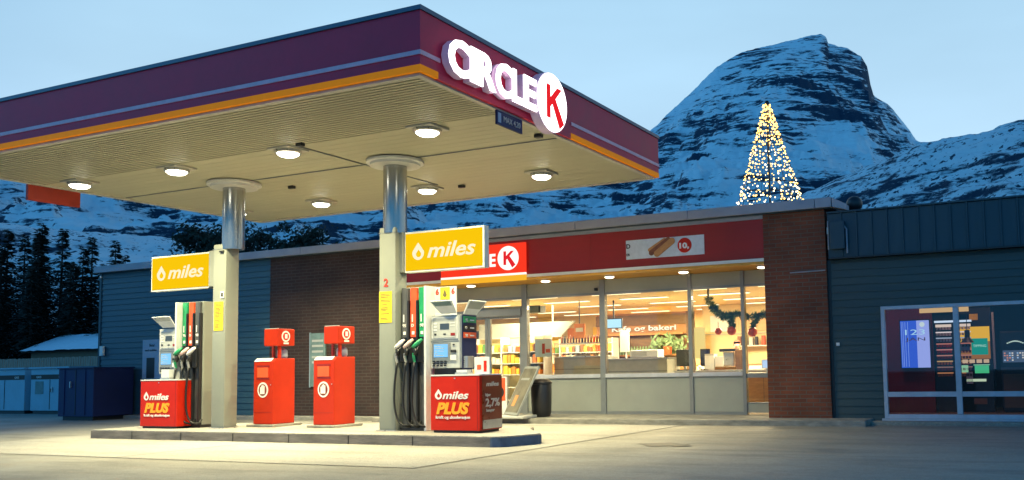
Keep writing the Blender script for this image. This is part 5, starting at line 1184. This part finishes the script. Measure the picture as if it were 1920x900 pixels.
A_ = conifer('conifer_tree', 'x', (-63, 40, 0), 11.2, 1, grp); B_ = conifer('conifer_tree', 'x', (-56, 40, 0), 7.4, 2, grp)
def place(src, srcloc, x, y, s_, lab):
    c = dup(src, (x-srcloc[0], y-srcloc[1], 0), lab, grp); c.scale = (s_, s_, s_); c.rotation_euler = (0, 0, random.random()*6.28); return c
rows_ = [(-74.5, 42, .98), (-72, 46, 1.18), (-69.3, 43, 1.05), (-67, 38, .80), (-64, 37, .72), (-62, 45, .98), (-60.4, 43, .80), (-69, 34, .62), (-65.3, 39, .9), (-73, 44, 1.12), (-70.5, 41, 1.02), (-68, 45, 1.10), (-66.2, 42, 1.0), (-64.6, 45, 1.02), (-61.2, 42, .90), (-59.6, 44, .86), (-71, 36, .8), (-66.5, 35, .72), (-76, 39, 1.0), (-78, 46, 1.15)]
A_['label'] = 'tall dark conifer in the left forest, in front of the highest trees'
for i, (x, y, k) in enumerate(rows_):
    place(A_, (-63, 40), x, y, k, 'tall dark conifer in the forest at the left edge, the trees cannot be told apart' )
for o in bpy.data.objects:
    if o.get('group') == grp and o.parent is None: o['label'] = 'tall dark conifer in the forest mass at the left edge behind the fence'
B_['label'] = 'lower dark conifer in the row between the forest and the blue wall'
for i, (x, y, k) in enumerate([(-58.5, 44, 1.0), (-56.9, 44, .98), (-55.2, 43, .92), (-53.4, 42, .9), (-51.8, 44, .96), (-50.2, 43, .93), (-48.6, 44, .95), (-57, 46, 1.0), (-55, 46, .98), (-61, 41, 1.2), (-62, 37, .9), (-57.8, 42, 1.0), (-59.2, 40, 1.15), (-54.3, 41, .98), (-52.6, 40, .93), (-51, 42, .97), (-49.4, 40, .9), (-47.8, 42, .95), (-60.5, 38, 1.1), (-53.5, 44, 1.05), (-50, 45, 1.0)]):
    place(B_, (-56, 40), x, y, k, 'lower dark conifer in the row between the forest and the blue wall')
for i, (x, y, k) in enumerate([(-75, 43, .8), (-73, 41, .7), (-71.5, 44, .8), (-70, 40, .68), (-68.4, 44, .78), (-66.8, 41, .7), (-65.2, 44, .75), (-63.6, 42, .68), (-62, 44, .72), (-60.2, 43.5, .66), (-58.6, 43, .7), (-57.4, 45, .68), (-56, 43, .62), (-54.6, 45, .68), (-53, 43.5, .6), (-51.4, 45, .66), (-49.6, 43.5, .62), (-74, 47, .95), (-70.6, 47, 1.0), (-67.5, 48, 1.0), (-64.6, 48, .9)]):
    place(B_, (-56, 40), x, y, k, 'lower dark conifer in the row between the forest and the blue wall')
def broad(lab, loc, h, rx, rz, seed):
    rn = random.Random(seed); t = thing('leafy_tree', lab, 'tree', loc, 'dark bushy trees behind the shop roof'); X, Y, Z = loc; g = MB()
    g.tube([(X, Y, Z-.2), (X, Y, Z+h*.4), (X+.2, Y, Z+h*.8)], [.25, .18, .05], 8)
    for k in range(10):
        a = rn.random()*6.28; z = Z+h*(.3+.4*rn.random()); g.tube([(X, Y, z), (X+math.cos(a)*rx*.5, Y+math.sin(a)*rx*.5, z+h*.12), (X+math.cos(a)*rx*.85, Y+math.sin(a)*rx*.8, z+h*.2)], [.08, .05, .015], 5)
    g.build('trunk', 'bark', t); V = []; Fc = []
    for c in range(95):
        while True:
            d = Vector((rn.uniform(-1, 1), rn.uniform(-1, 1), rn.uniform(-1, 1)))
            if d.length < 1 and d.length > .35: break
        cc_ = Vector((X+d.x*rx, Y+d.y*rx*.8, Z+h-rz+d.z*rz)); cr_ = rx*(.14+.16*rn.random())
        for q in range(70):
            p = cc_+Vector((rn.gauss(0, 1), rn.gauss(0, 1), rn.gauss(0, .8)))*cr_*.6; a = rn.random()*6.28; s_ = .07+.10*rn.random()
            e = Vector((math.cos(a), math.sin(a), rn.uniform(-1, 1)))*s_; f = e.cross(Vector((rn.random(), rn.random(), rn.random()))).normalized()*s_*.6
            i0 = len(V); V += [p-e, p+f, p+e, p-f]; Fc.append((i0, i0+1, i0+2, i0+3))
    me = bpy.data.meshes.new('crown'); me.from_pydata([tuple(v-Vector(loc)) for v in V], [], Fc); me.materials.append(M['leaves']); o = bpy.data.objects.new('crown', me); COL.objects.link(o); o.parent = t; WL[o.name] = Vector(loc)
broad('dark bushy tree behind the shop roof, left of the left column', (-47.6, 40, 0), 10.6, 1.9, 3.6, 1); broad('dark bushy tree behind the shop roof, just right of the left column', (-44.2, 40, 0), 10.4, 2.8, 3.6, 2)
broad('dark bushy tree behind the shop roof, middle of the row', (-41.4, 41, 0), 10.3, 2.4, 3.4, 3); broad('dark bushy tree behind the shop roof, right end of the row', (-38.6, 40, 0), 9.6, 2.3, 3.2, 4)
